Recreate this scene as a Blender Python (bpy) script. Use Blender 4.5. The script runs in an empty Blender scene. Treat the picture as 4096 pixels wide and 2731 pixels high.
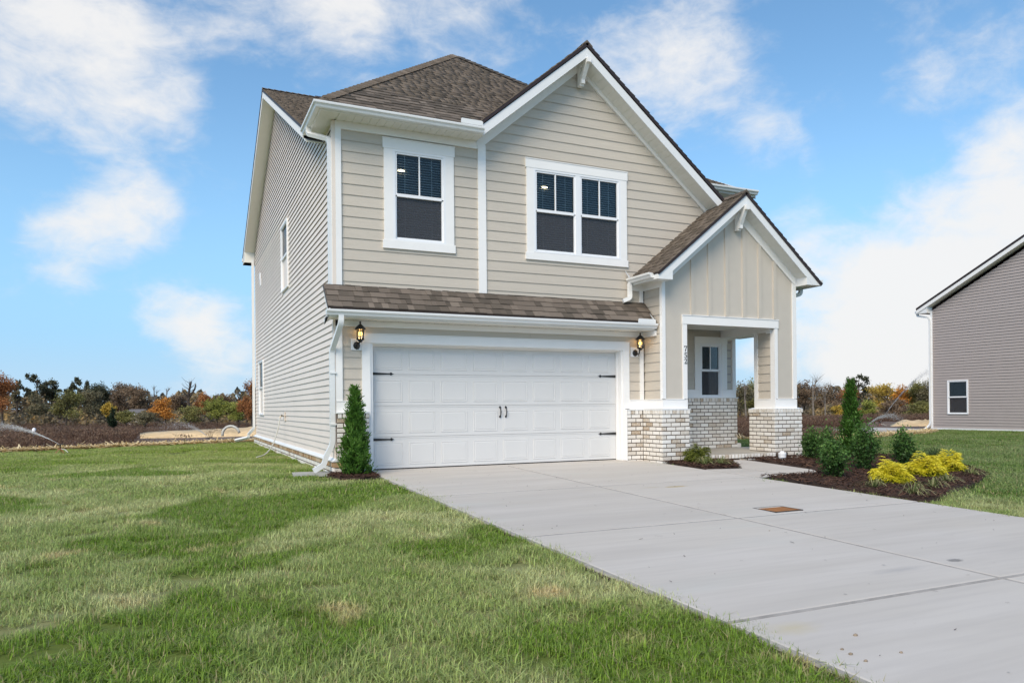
import bpy, bmesh, math, random
import numpy as np
from mathutils import Vector, Matrix
random.seed(7)
rng = np.random.default_rng(11)
SC = bpy.context.scene
COL = SC.collection
R = math.radians

# ------------------------------------------------------------------ camera
TH, RHO, F, HY = 0.428356, 0.0087030, 2952.7, 1629.7
CX_, CY_, CZ_ = -3.028, -12.372, 1.0416
fwd = Vector((math.sin(TH), math.cos(TH), 0)); rgt = Vector((math.cos(TH), -math.sin(TH), 0)); upv = Vector((0, 0, 1))
r2 = rgt*math.cos(RHO) - upv*math.sin(RHO); u2 = upv*math.cos(RHO) + rgt*math.sin(RHO)
cam_d = bpy.data.cameras.new('camera'); cam = bpy.data.objects.new('camera', cam_d); COL.objects.link(cam)
M = Matrix.Identity(4)
for i in range(3):
    M[i][0], M[i][1], M[i][2] = r2[i], u2[i], -fwd[i]
M[0][3], M[1][3], M[2][3] = CX_, CY_, CZ_
cam.matrix_world = M
cam_d.sensor_width = 36; cam_d.lens = 36*F/4096; cam_d.shift_y = (HY-1365.5)/4096
cam_d.clip_start = .1; cam_d.clip_end = 3000
SC.camera = cam

def direction(px, py):
    a, b = px-2048, py-HY
    v = rgt*((a*math.cos(RHO)-b*math.sin(RHO))/F) + fwd - upv*((a*math.sin(RHO)+b*math.cos(RHO))/F)
    return v
def spot(px, py, depth):          # the place in the world that the photo shows there, at its distance
    v = direction(px, py)
    return Vector((CX_, CY_, CZ_)) + v*depth

# ------------------------------------------------------------------ sky and sun
SUN_EL, SUN_AZ = R(43), R(226)    # azimuth clockwise from +Y
W = bpy.data.worlds.new('World'); SC.world = W; W.use_nodes = True
nt = W.node_tree; N = nt.nodes; L = nt.links
for n in list(N): N.remove(n)
def node(t, **k):
    n = N.new(t)
    for a, b in k.items(): setattr(n, a, b)
    return n
def mth(op, a, b=None, c=None, clamp=False):
    n = N.new('ShaderNodeMath'); n.operation = op; n.use_clamp = clamp
    for i, v in enumerate((a, b, c)):
        if v is None: continue
        if isinstance(v, (int, float)): n.inputs[i].default_value = v
        else: L.new(v, n.inputs[i])
    return n.outputs[0]
def smooth(x, a, b, lo=0., hi=1.):
    n = N.new('ShaderNodeMapRange'); n.interpolation_type = 'SMOOTHSTEP'
    L.new(x, n.inputs[0])
    for i, v in zip((1, 2, 3, 4), (a, b, lo, hi)): n.inputs[i].default_value = v
    return n.outputs[0]
tc = node('ShaderNodeTexCoord'); DIR = tc.outputs['Generated']
sky = node('ShaderNodeTexSky', sky_type='NISHITA', sun_disc=False)
sky.sun_elevation = SUN_EL; sky.sun_rotation = SUN_AZ; sky.air_density = 1.0; sky.dust_density = 0.6; sky.ozone_density = 1.6
hs = node('ShaderNodeHueSaturation'); hs.inputs['Hue'].default_value = .492; hs.inputs['Saturation'].default_value = 1.14; hs.inputs['Value'].default_value = 1.38
L.new(sky.outputs[0], hs.inputs['Color'])
sep = node('ShaderNodeSeparateXYZ'); L.new(DIR, sep.inputs[0])
# cloud field in world directions: one noise all round, gathered into the larger clouds of the day
def noise(scale, detail, rough, dist=0., off=(0, 0, 0), stretch=(1, 1, 1.7)):
    m = node('ShaderNodeMapping'); m.inputs['Location'].default_value = off; m.inputs['Scale'].default_value = stretch
    L.new(DIR, m.inputs[0])
    n = node('ShaderNodeTexNoise'); n.inputs['Scale'].default_value = scale; n.inputs['Detail'].default_value = detail
    n.inputs['Roughness'].default_value = rough; n.inputs['Distortion'].default_value = dist
    L.new(m.outputs[0], n.inputs['Vector']); return n.outputs[0]
n1 = noise(3.2, 9, .58, .35, (.3, .9, .1)); n2 = noise(9., 7, .6, .3, (2., .4, .7))
CLOUDS = [  # px, py, radius, weight (where the large clouds stand)
    (250, 170, 230, .20), (430, 330, 330, .34), (620, 560, 240, .16), (840, 620, 200, .12), (560, 150, 260, .22),
    (1180, 90, 330, .34), (1600, 80, 380, .34), (1900, 170, 260, .22), (2080, 330, 150, .1),
    (2620, 130, 330, .42), (2480, 270, 190, .26), (2900, 30, 250, .26), (2700, 520, 280, .14),
    (300, 900, 200, .28), (520, 850, 170, .30), (200, 1060, 170, .22), (620, 880, 110, .2),
    (720, 1280, 150, .28), (900, 1340, 170, .3), (900, 1460, 220, .3), (640, 1240, 110, .2), (760, 1500, 200, .2),
    (3120, 700, 180, .2), (3330, 520, 150, .16), (3650, 420, 160, .16), (3950, 220, 200, .22), (3060, 600, 140, .18), (4060, 500, 110, .14),
    (3440, 1120, 400, .46), (3850, 940, 330, .46), (4100, 740, 260, .46), (3300, 1330, 350, .42), (3650, 1350, 330, .44), (2930, 1330, 260, .3),
    (60, 80, 170, .2), (-40, 560, 180, .2), (2200, 480, 160, -.2), (3620, 740, 260, -.34), (3800, 560, 140, -.2), (3420, 330, 200, -.2), (980, 1000, 260, -.16), (120, 1350, 320, -.12),
    (3250, 160, 260, -.18), (1010, 250, 130, -.12), (130, 620, 150, -.15), (2870, 900, 200, -.14),
]
bias = None
for px, py, rad, w in CLOUDS:
    d = direction(px, py).normalized()
    vm = node('ShaderNodeVectorMath', operation='DOT_PRODUCT'); L.new(DIR, vm.inputs[0]); vm.inputs[1].default_value = d
    ang = rad*1.25/F
    s = smooth(vm.outputs['Value'], math.cos(ang), 1.0, 0., w)
    bias = s if bias is None else mth('ADD', bias, s)
dens = mth('ADD', mth('ADD', mth('MULTIPLY', n1, 1.5), mth('MULTIPLY', n2, .62)), mth('MULTIPLY', bias, .62))
n3 = noise(24., 6, .62, .6, (5., 1., 2.))
dens = mth('ADD', dens, mth('MULTIPLY', mth('SUBTRACT', n3, .5), .42))
mask = smooth(dens, 1.06, 1.68)
low = smooth(sep.outputs['Z'], -.01, .40, .88, 0.)          # milky air low down
mask = mth('MULTIPLY', mask, .95)
ccol = node('ShaderNodeMixRGB'); ccol.inputs[1].default_value = (4.3, 4.75, 5.3, 1); ccol.inputs[2].default_value = (6.35, 6.3, 6.25, 1)
L.new(smooth(mth('ADD', mth('ADD', n1, mth('MULTIPLY', mth('SUBTRACT', n2, .5), .9)), mth('MULTIPLY', bias, .45)), .36, .74), ccol.inputs[0])
air = node('ShaderNodeMixRGB'); L.new(low, air.inputs[0]); L.new(hs.outputs[0], air.inputs[1]); air.inputs[2].default_value = (1.9, 4.0, 6.4, 1)
air2 = node('ShaderNodeMixRGB'); L.new(smooth(sep.outputs['Z'], -.01, .10, .7, 0.), air2.inputs[0]); L.new(air.outputs[0], air2.inputs[1]); air2.inputs[2].default_value = (4.2, 5.5, 6.5, 1)
mixc = node('ShaderNodeMixRGB'); L.new(mask, mixc.inputs[0]); L.new(air2.outputs[0], mixc.inputs[1]); L.new(ccol.outputs[0], mixc.inputs[2])
bg = node('ShaderNodeBackground'); bg.inputs[1].default_value = .07; L.new(mixc.outputs[0], bg.inputs[0])
wo = node('ShaderNodeOutputWorld'); L.new(bg.outputs[0], wo.inputs[0])
sd = bpy.data.lights.new('sun', 'SUN'); sun = bpy.data.objects.new('sun', sd); COL.objects.link(sun)
sd.energy = 1.5; sd.angle = R(35); sd.color = (1., .87, .68)
sdir = Vector((math.sin(SUN_AZ)*math.cos(SUN_EL), math.cos(SUN_AZ)*math.cos(SUN_EL), math.sin(SUN_EL)))
sun.rotation_euler = (-sdir).to_track_quat('-Z', 'Y').to_euler(); sun.location = (-6, -12, 20)
SC.view_settings.view_transform = 'Standard'; SC.view_settings.look = 'None'
SC.view_settings.exposure = 1.05; SC.view_settings.gamma = 1; SC.view_settings.use_curve_mapping = False
SC.cycles.max_bounces = 6; SC.cycles.transparent_max_bounces = 12

# ------------------------------------------------------------------ materials
MATS = {}
def nmat(name):
    m = bpy.data.materials.new(name); m.use_nodes = True; t = m.node_tree
    return m, t, t.nodes, t.links, t.nodes['Principled BSDF']
def pmat(name, col, rough=.6, var=.08, scale=6., bump=0., bscale=60., rnd=0., stretch=None, spec=.4, metal=0., var2=0., scale2=.7, emit=None):
    """colour with two octaves of uneven tone, per-object tone, fine relief"""
    m, t, n, l, b = nmat(name); MATS[name] = m
    b.inputs['Roughness'].default_value = rough; b.inputs['Specular IOR Level'].default_value = spec; b.inputs['Metallic'].default_value = metal
    g = n.new('ShaderNodeTexCoord'); src = g.outputs['Object']
    geo = n.new('ShaderNodeNewGeometry'); src = geo.outputs['Position']
    if stretch:
        mp = n.new('ShaderNodeMapping'); mp.inputs['Scale'].default_value = stretch; l.new(src, mp.inputs[0]); ssrc = mp.outputs[0]
    else: ssrc = src
    def nz(sc, v, de=5):
        q = n.new('ShaderNodeTexNoise'); q.inputs['Scale'].default_value = sc; q.inputs['Detail'].default_value = de; l.new(v, q.inputs['Vector']); return q.outputs[0]
    def rng_(v, a, b_):
        q = n.new('ShaderNodeMapRange'); q.inputs[1].default_value = .25; q.inputs[2].default_value = .75; q.inputs[3].default_value = a; q.inputs[4].default_value = b_; l.new(v, q.inputs[0]); return q.outputs[0]
    f = rng_(nz(scale, ssrc), 1-var, 1+var)
    if var2:
        k = n.new('ShaderNodeMath'); k.operation = 'MULTIPLY'; l.new(f, k.inputs[0]); l.new(rng_(nz(scale2, src, 3), 1-var2, 1+var2), k.inputs[1]); f = k.outputs[0]
    if rnd:
        oi = n.new('ShaderNodeObjectInfo'); q = n.new('ShaderNodeMapRange'); q.inputs[3].default_value = 1-rnd; q.inputs[4].default_value = 1+rnd; l.new(oi.outputs['Random'], q.inputs[0])
        k = n.new('ShaderNodeMath'); k.operation = 'MULTIPLY'; l.new(f, k.inputs[0]); l.new(q.outputs[0], k.inputs[1]); f = k.outputs[0]
    vm = n.new('ShaderNodeVectorMath'); vm.operation = 'SCALE'; vm.inputs[0].default_value = col; l.new(f, vm.inputs['Scale'])
    l.new(vm.outputs[0], b.inputs['Base Color'])
    if bump:
        bp = n.new('ShaderNodeBump'); bp.inputs['Strength'].default_value = bump; bp.inputs['Distance'].default_value = .01
        l.new(nz(bscale, ssrc, 4), bp.inputs['Height']); l.new(bp.outputs[0], b.inputs['Normal'])
    return m
def ramp(n, stops):
    r = n.new('ShaderNodeValToRGB'); e = r.color_ramp.elements
    while len(e) < len(stops): e.new(.5)
    for i, (p, c) in enumerate(stops): e[i].position = p; e[i].color = (*c, 1)
    return r
def tone_mat(name, stops, rough=.7, attr='tone', objrnd=0., noise_sc=None, noise_amt=.0, trans=0., spec=.3, bump=0.):
    """colour from a per-piece tone carried by the mesh (or by the object)"""
    m, t, n, l, b = nmat(name); MATS[name] = m
    b.inputs['Roughness'].default_value = rough; b.inputs['Specular IOR Level'].default_value = spec
    if attr == 'object':
        v = n.new('ShaderNodeObjectInfo').outputs['Random']
    else:
        a = n.new('ShaderNodeAttribute'); a.attribute_name = attr; v = a.outputs['Fac']
    if objrnd:
        oi = n.new('ShaderNodeObjectInfo'); q = n.new('ShaderNodeMath'); q.operation = 'MULTIPLY_ADD'; q.inputs[1].default_value = objrnd; q.inputs[2].default_value = -objrnd/2
        l.new(oi.outputs['Random'], q.inputs[0]); k = n.new('ShaderNodeMath'); l.new(v, k.inputs[0]); l.new(q.outputs[0], k.inputs[1]); v = k.outputs[0]
    if noise_sc:
        geo = n.new('ShaderNodeNewGeometry'); q = n.new('ShaderNodeTexNoise'); q.inputs['Scale'].default_value = noise_sc; q.inputs['Detail'].default_value = 5; l.new(geo.outputs['Position'], q.inputs['Vector'])
        k = n.new('ShaderNodeMath'); k.operation = 'MULTIPLY_ADD'; k.inputs[1].default_value = noise_amt*2; k.inputs[2].default_value = -noise_amt; l.new(q.outputs[0], k.inputs[0])
        k2 = n.new('ShaderNodeMath'); l.new(v, k2.inputs[0]); l.new(k.outputs[0], k2.inputs[1]); v = k2.outputs[0]
        if bump:
            q2 = n.new('ShaderNodeTexNoise'); q2.inputs['Scale'].default_value = 220; l.new(geo.outputs['Position'], q2.inputs['Vector'])
            bp = n.new('ShaderNodeBump'); bp.inputs['Strength'].default_value = bump; bp.inputs['Distance'].default_value = .006; l.new(q2.outputs[0], bp.inputs['Height']); l.new(bp.outputs[0], b.inputs['Normal'])
    r = ramp(n, stops); l.new(v, r.inputs[0]); l.new(r.outputs[0], b.inputs['Base Color'])
    if trans:
        tr = n.new('ShaderNodeBsdfTranslucent'); l.new(r.outputs[0], tr.inputs[0]); mx = n.new('ShaderNodeMixShader'); mx.inputs[0].default_value = trans
        l.new(b.outputs[0], mx.inputs[1]); l.new(tr.outputs[0], mx.inputs[2]); l.new(mx.outputs[0], n['Material Output'].inputs['Surface'])
    return m

pmat('fiber_siding', (.575, .52, .445), .62, .03, 3., .25, 90, .025, stretch=(1, 1, 9))
pmat('vinyl_siding', (.80, .71, .63), .45, .03, 2.5, .0, rnd=.02, var2=.03)
pmat('board_panel', (.58, .53, .46), .6, .025, 5., .15, 120)
pmat('white_trim', (.88, .87, .855), .5, .02, 4.)
pmat('white_metal', (.80, .81, .81), .32, .02, 5., spec=.5)
pmat('white_vinyl', (.86, .87, .89), .35, .015, 5., spec=.5)
pmat('soffit_white', (.80, .79, .74), .5, .02, 5.)
pmat('door_white', (.68, .675, .665), .42, .015, 2., .12, 140, stretch=(1, 1, .12))
pmat('drip_edge', (.035, .022, .02), .5, .1)
pmat('black_iron', (.012, .011, .011), .42, .2, 30, spec=.5)
pmat('mortar', (.085, .06, .043), .9, .25, 25., .5, 200)
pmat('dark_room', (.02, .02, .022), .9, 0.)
pmat('blind_slat', (.80, .80, .80), .5, .02, rnd=.04)
pmat('soil', (.055, .033, .024), .95, .35, 14., .6, 60)
pmat('straw_soil', (.62, .455, .26), .95, .25, 3., .8, 25, var2=.25, scale2=.4)
pmat('clay_soil', (.34, .23, .12), .95, .25, .8, .4, 8, var2=.2, scale2=.1)
pmat('slab_concrete', (.47, .46, .44), .85, .08, 3., .1, 80, var2=.08)
pmat('porch_concrete', (.40, .37, .32), .85, .06, 3., .1, 80, var2=.06)
pmat('rust', (.32, .135, .04), .85, .22, 18., .3, 90, var2=.2, scale2=5)
pmat('pebble', (.28, .22, .16), .8, .3, 40.)
pmat('hose', (.55, .55, .50), .5, .08)
pmat('brass', (.30, .26, .2), .4, .1, metal=.7)
pmat('joint_grime', (.29, .28, .27), .9, .2, 8.)
pmat('grey_siding', (.40, .35, .33), .55, .03, 3., rnd=.02)
pmat('neighbor_dark', (.05, .04, .035), .9, .2)
pmat('bark', (.075, .058, .045), .95, .3, 6., .5, 20)
pmat('pale_bark', (.20, .17, .14), .95, .3, 5., .3, 20)
pmat('roof_grey', (.16, .15, .15), .9, .1)
pmat('spike_red', (.35, .10, .06), .5, .1)
pmat('post_blue', (.16, .2, .27), .6, .1)
tone_mat('brick_face', [(0., (.46, .36, .26)), (.08, (.62, .56, .48)), (.22, (.75, .71, .65)), (.7, (.82, .785, .73)), (1., (.86, .84, .80))], .85, 'object', 0, 34., .16, spec=.2, bump=.4)
tone_mat('brick_side', [(0., (.30, .17, .09)), (.4, (.44, .30, .17)), (1., (.56, .46, .34))], .9, 'object', 0, 22., .3, spec=.2, bump=.4)
SH = [(0., (.095, .080, .066)), (.35, (.130, .108, .088)), (.65, (.165, .136, .112)), (1., (.215, .178, .146))]
tone_mat('shingle_single', SH, .95, 'object', 0, 120., .16, spec=.15, bump=.7)
tone_mat('shingle_field', SH, .95, 'tone', 0, 120., .16, spec=.15, bump=.7)

def glass_mat(name, tint, refl, scr=0.):
    m, t, n, l, b = nmat(name); MATS[name] = m
    tr = n.new('ShaderNodeBsdfTransparent'); tr.inputs[0].default_value = (*tint, 1)
    gl = n.new('ShaderNodeBsdfGlossy'); gl.inputs['Roughness'].default_value = .02; gl.inputs[0].default_value = (refl,)*3+(1,)
    fr = n.new('ShaderNodeFresnel'); fr.inputs[0].default_value = 1.5
    mx = n.new('ShaderNodeMixShader'); l.new(fr.outputs[0], mx.inputs[0]); l.new(tr.outputs[0], mx.inputs[1]); l.new(gl.outputs[0], mx.inputs[2])
    out = mx.outputs[0]
    if scr:
        df = n.new('ShaderNodeBsdfDiffuse'); df.inputs[0].default_value = (.13, .13, .14, 1); m2 = n.new('ShaderNodeMixShader'); m2.inputs[0].default_value = scr
        l.new(out, m2.inputs[1]); l.new(df.outputs[0], m2.inputs[2]); out = m2.outputs[0]
    l.new(out, n['Material Output'].inputs['Surface'])
glass_mat('pane_glass', (.80, .85, .86), .55)
glass_mat('screen_glass', (.80, .79, .79), .5, .35)
glass_mat('lamp_glass', (.92, .9, .85), 1.)
m, t, n, l, b = nmat('bulb_glow'); MATS['bulb_glow'] = m
b.inputs['Base Color'].default_value = (1, .7, .3, 1); b.inputs['Emission Color'].default_value = (1, .58, .16, 1); b.inputs['Emission Strength'].default_value = 1.7
m, t, n, l, b = nmat('ceiling_glow'); MATS['ceiling_glow'] = m
b.inputs['Emission Color'].default_value = (1, .82, .5, 1); b.inputs['Emission Strength'].default_value = 3.5
m, t, n, l, b = nmat('water_drops'); MATS['water_drops'] = m
b.inputs['Base Color'].default_value = (.93, .95, .97, 1); b.inputs['Roughness'].default_value = .3
tr = n.new('ShaderNodeBsdfTransparent'); mx = n.new('ShaderNodeMixShader'); mx.inputs[0].default_value = .42
l.new(tr.outputs[0], mx.inputs[1]); l.new(b.outputs[0], mx.inputs[2]); l.new(mx.outputs[0], n['Material Output'].inputs['Surface'])

# concrete of the drive: pale grey, trowel streaks across, faint bluish and tan stains, oil spot
m, t, n, l, b = nmat('drive_concrete'); MATS['drive_concrete'] = m
b.inputs['Roughness'].default_value = .82; b.inputs['Specular IOR Level'].default_value = .25
geo = n.new('ShaderNodeNewGeometry'); P = geo.outputs['Position']
def tn(sc, st=(1, 1, 1), de=5, off=(0, 0, 0)):
    mp = n.new('ShaderNodeMapping'); mp.inputs['Scale'].default_value = st; mp.inputs['Location'].default_value = off; l.new(P, mp.inputs[0])
    q = n.new('ShaderNodeTexNoise'); q.inputs['Scale'].default_value = sc; q.inputs['Detail'].default_value = de; l.new(mp.outputs[0], q.inputs['Vector']); return q.outputs[0]
def mrange(v, a, b_, c, d):
    q = n.new('ShaderNodeMapRange'); l.new(v, q.inputs[0])
    for i, x in zip((1, 2, 3, 4), (a, b_, c, d)): q.inputs[i].default_value = x
    return q.outputs[0]
def mixrgb(fac, c1, c2):
    q = n.new('ShaderNodeMixRGB')
    if isinstance(fac, float): q.inputs[0].default_value = fac
    else: l.new(fac, q.inputs[0])
    for i, c in ((1, c1), (2, c2)):
        if isinstance(c, tuple): q.inputs[i].default_value = (*c, 1)
        else: l.new(c, q.inputs[i])
    return q.outputs[0]
c = mixrgb(mrange(tn(1.1, (.35, 2.6, 1)), .35, .65, 0, 1), (.50, .465, .425), (.56, .525, .485))
c = mixrgb(mrange(tn(.45, de=3, off=(3, 1, 0)), .45, .72, 0, .6), c, (.53, .49, .43))
c = mixrgb(mrange(tn(.8, (.4, 1.6, 1), 3, (7, 2, 0)), .58, .75, 0, .45), c, (.50, .51, .475))
c = mixrgb(mrange(tn(5, (.25, 3, 1)), .45, .8, 0, .45), c, (.44, .41, .38))
oi = n.new('ShaderNodeObjectInfo'); vm = n.new('ShaderNodeVectorMath'); vm.operation = 'SCALE'; l.new(c, vm.inputs[0]); l.new(mrange(oi.outputs['Random'], 0, 1, .965, 1.035), vm.inputs['Scale']); c = vm.outputs[0]
def stain(c, x, y, rx, ry, col, amt, soft=.4):
    mp = n.new('ShaderNodeMapping'); mp.vector_type = 'POINT'; mp.inputs['Location'].default_value = (-x/rx, -y/ry, 0); mp.inputs['Scale'].default_value = (1/rx, 1/ry, 0); l.new(P, mp.inputs[0])
    nz = n.new('ShaderNodeTexNoise'); nz.inputs['Scale'].default_value = 2.2; l.new(mp.outputs[0], nz.inputs['Vector'])
    ln = n.new('ShaderNodeVectorMath'); ln.operation = 'LENGTH'; l.new(mp.outputs[0], ln.inputs[0])
    ad = n.new('ShaderNodeMath'); l.new(ln.outputs['Value'], ad.inputs[0]); l.new(mrange(nz.outputs[0], 0, 1, -.35, .35), ad.inputs[1])
    return mixrgb(mrange(ad.outputs[0], 1-soft, 1., amt, 0.), c, col)
c = stain(c, 2.65, -8.46, .09, .05, (.16, .155, .15), .75); c = stain(c, 3.42, -3.82, .22, .07, (.42, .33, .17), .8)
c = stain(c, .17, -9.2, .22, .12, (.52, .45, .29), .6, .9); c = stain(c, 3.05, -3.75, .2, .03, (.40, .33, .2), .5); c = stain(c, 1.95, -8.5, .35, .07, (.36, .35, .345), .5, .8)
c = stain(c, 4.3, -8.9, .5, .12, (.37, .36, .35), .4, .8)
l.new(c, b.inputs['Base Color'])
bp = n.new('ShaderNodeBump'); bp.inputs['Strength'].default_value = .12; bp.inputs['Distance'].default_value = .004; l.new(tn(60, (.3, 3, 1)), bp.inputs['Height']); l.new(bp.outputs[0], b.inputs['Normal'])

# lawn: blades and the earth under them, in patches of rich, ordinary, pale and dry sod
def lawn_mat(name, earth):
    m, t, n, l, b = nmat(name); MATS[name] = m
    b.inputs['Roughness'].default_value = .55 if not earth else .95; b.inputs['Specular IOR Level'].default_value = .35 if not earth else .1
    geo = n.new('ShaderNodeNewGeometry'); P = geo.outputs['Position']
    def tn(sc, off, de=3, dist=0.):
        mp = n.new('ShaderNodeMapping'); mp.inputs['Location'].default_value = off; mp.inputs['Scale'].default_value = (1, 1, 0); l.new(P, mp.inputs[0])
        q = n.new('ShaderNodeTexNoise'); q.inputs['Scale'].default_value = sc; q.inputs['Detail'].default_value = de; q.inputs['Distortion'].default_value = dist; l.new(mp.outputs[0], q.inputs['Vector']); return q.outputs[0]
    def mr(v, a, b_, c=0., d=1.):
        q = n.new('ShaderNodeMapRange'); q.interpolation_type = 'SMOOTHSTEP'; l.new(v, q.inputs[0])
        for i, x in zip((1, 2, 3, 4), (a, b_, c, d)): q.inputs[i].default_value = x
        return q.outputs[0]
    def mx(f, c1, c2):
        q = n.new('ShaderNodeMixRGB'); l.new(f, q.inputs[0])
        for i, c in ((1, c1), (2, c2)):
            if isinstance(c, tuple): q.inputs[i].default_value = (*c, 1)
            else: l.new(c, q.inputs[i])
        return q.outputs[0]
    if earth: GRN, RICH, PALE, DRY = (.20, .21, .09), (.11, .15, .03), (.27, .27, .14), (.36, .28, .15)
    else: GRN, RICH, PALE, DRY = (.44, .535, .17), (.22, .36, .03), (.66, .69, .33), (.85, .68, .38)
    c = mx(mr(tn(.55, (1, 4, 0)), .42, .62), GRN, PALE)
    c = mx(mr(tn(.42, (9, 2, 0), 2, .3), .525, .585, 0, .92), c, RICH)
    c = mx(mr(tn(1.5, (3, 8, 0)), .56, .72, 0, .7), c, RICH)
    c = mx(mr(tn(1.3, (5, 5, 0), 4), .60, .74, 0, .8), c, DRY)
    sp = n.new('ShaderNodeSeparateXYZ'); l.new(P, sp.inputs[0])
    c = mx(mr(sp.outputs['Y'], 1., 7., 0., .6), c, (.34, .45, .06) if not earth else (.09, .12, .025))
    c = mx(mr(sp.outputs['X'], 5.2, 7.5, 0., .72), c, (.16, .27, .06) if not earth else (.06, .09, .02))
    if not earth:
        a = n.new('ShaderNodeAttribute'); a.attribute_name = 'tone'
        c = mx(mr(a.outputs['Fac'], .82, .9, 0, .85), c, (.38, .31, .17))
        k = n.new('ShaderNodeVectorMath'); k.operation = 'SCALE'; l.new(c, k.inputs[0]); l.new(mr(a.outputs['Fac'], 0, .8, .55, 1.25), k.inputs['Scale']); c = k.outputs[0]
        h = n.new('ShaderNodeAttribute'); h.attribute_name = 'tip'
        c = mx(mr(h.outputs['Fac'], .55, 1., 0, .35), c, (.24, .30, .16))
        tr = n.new('ShaderNodeBsdfTranslucent'); l.new(c, tr.inputs[0]); ms = n.new('ShaderNodeMixShader'); ms.inputs[0].default_value = .38
        l.new(b.outputs[0], ms.inputs[1]); l.new(tr.outputs[0], ms.inputs[2]); l.new(ms.outputs[0], n['Material Output'].inputs['Surface'])
    l.new(c, b.inputs['Base Color'])
lawn_mat('grass_blade', False); lawn_mat('lawn_earth', True)
# field: dull brown brushland
pmat('field_earth', (.15, .10, .07), .95, .3, .6, .4, 6, var2=.3, scale2=.08)
def leafmat(name, *cols, trans=.25, rough=.6, spec=.3, rnd=0.):
    k = len(cols)-1
    return tone_mat(name, [(i/k, c) for i, c in enumerate(cols)], rough, 'tone', rnd, trans=trans, spec=spec)
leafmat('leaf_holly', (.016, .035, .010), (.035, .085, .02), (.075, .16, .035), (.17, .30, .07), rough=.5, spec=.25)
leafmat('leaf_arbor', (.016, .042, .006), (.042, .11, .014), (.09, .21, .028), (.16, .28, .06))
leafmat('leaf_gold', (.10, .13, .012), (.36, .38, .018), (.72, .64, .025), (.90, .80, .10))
leafmat('leaf_moss', (.05, .065, .012), (.11, .14, .022), (.19, .21, .035))
leafmat('leaf_liriope', (.05, .085, .02), (.13, .17, .05), (.34, .33, .15), (.46, .42, .24))
leafmat('leaf_tuft', (.02, .04, .012), (.045, .08, .025), (.08, .12, .04))
leafmat('tree_dark', (.045, .05, .03), (.085, .09, .05), (.13, .13, .075))
leafmat('tree_olive', (0.116, 0.112, 0.043), (0.224, 0.213, 0.065), (0.354, 0.321, 0.094))
leafmat('tree_drab', (0.105, 0.094, 0.059), (0.192, 0.170, 0.094), (0.289, 0.246, 0.138))
leafmat('tree_brown', (0.116, 0.086, 0.062), (0.224, 0.155, 0.098), (0.354, 0.246, 0.148))
leafmat('tree_orange', (0.289, 0.127, 0.034), (0.613, 0.267, 0.051), (0.872, 0.440, 0.084))
leafmat('tree_rust', (0.192, 0.084, 0.038), (0.397, 0.170, 0.062), (0.570, 0.267, 0.094))
leafmat('tree_lime', (0.138, 0.148, 0.038), (0.267, 0.289, 0.059), (0.418, 0.418, 0.084))
leafmat('tree_yellow', (0.267, 0.192, 0.043), (0.570, 0.397, 0.069), (0.786, 0.570, 0.116))
leafmat('tree_cedar', (.010, .018, .008), (.022, .038, .016), (.038, .06, .024))
leafmat('brush', (.05, .028, .018), (.105, .056, .036), (.165, .098, .064), (.30, .21, .135))
leafmat('straw', (.55, .42, .22), (.80, .64, .36), (.92, .78, .5))
leafmat('wood_mass', (0.084, 0.073, 0.051), (0.181, 0.142, 0.084), (0.267, 0.202, 0.105), (0.375, 0.246, 0.094))
leafmat('mulch_chip', (.030, .016, .011), (.070, .035, .024), (.125, .066, .042), (.24, .15, .09), trans=0., rough=.9)

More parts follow.
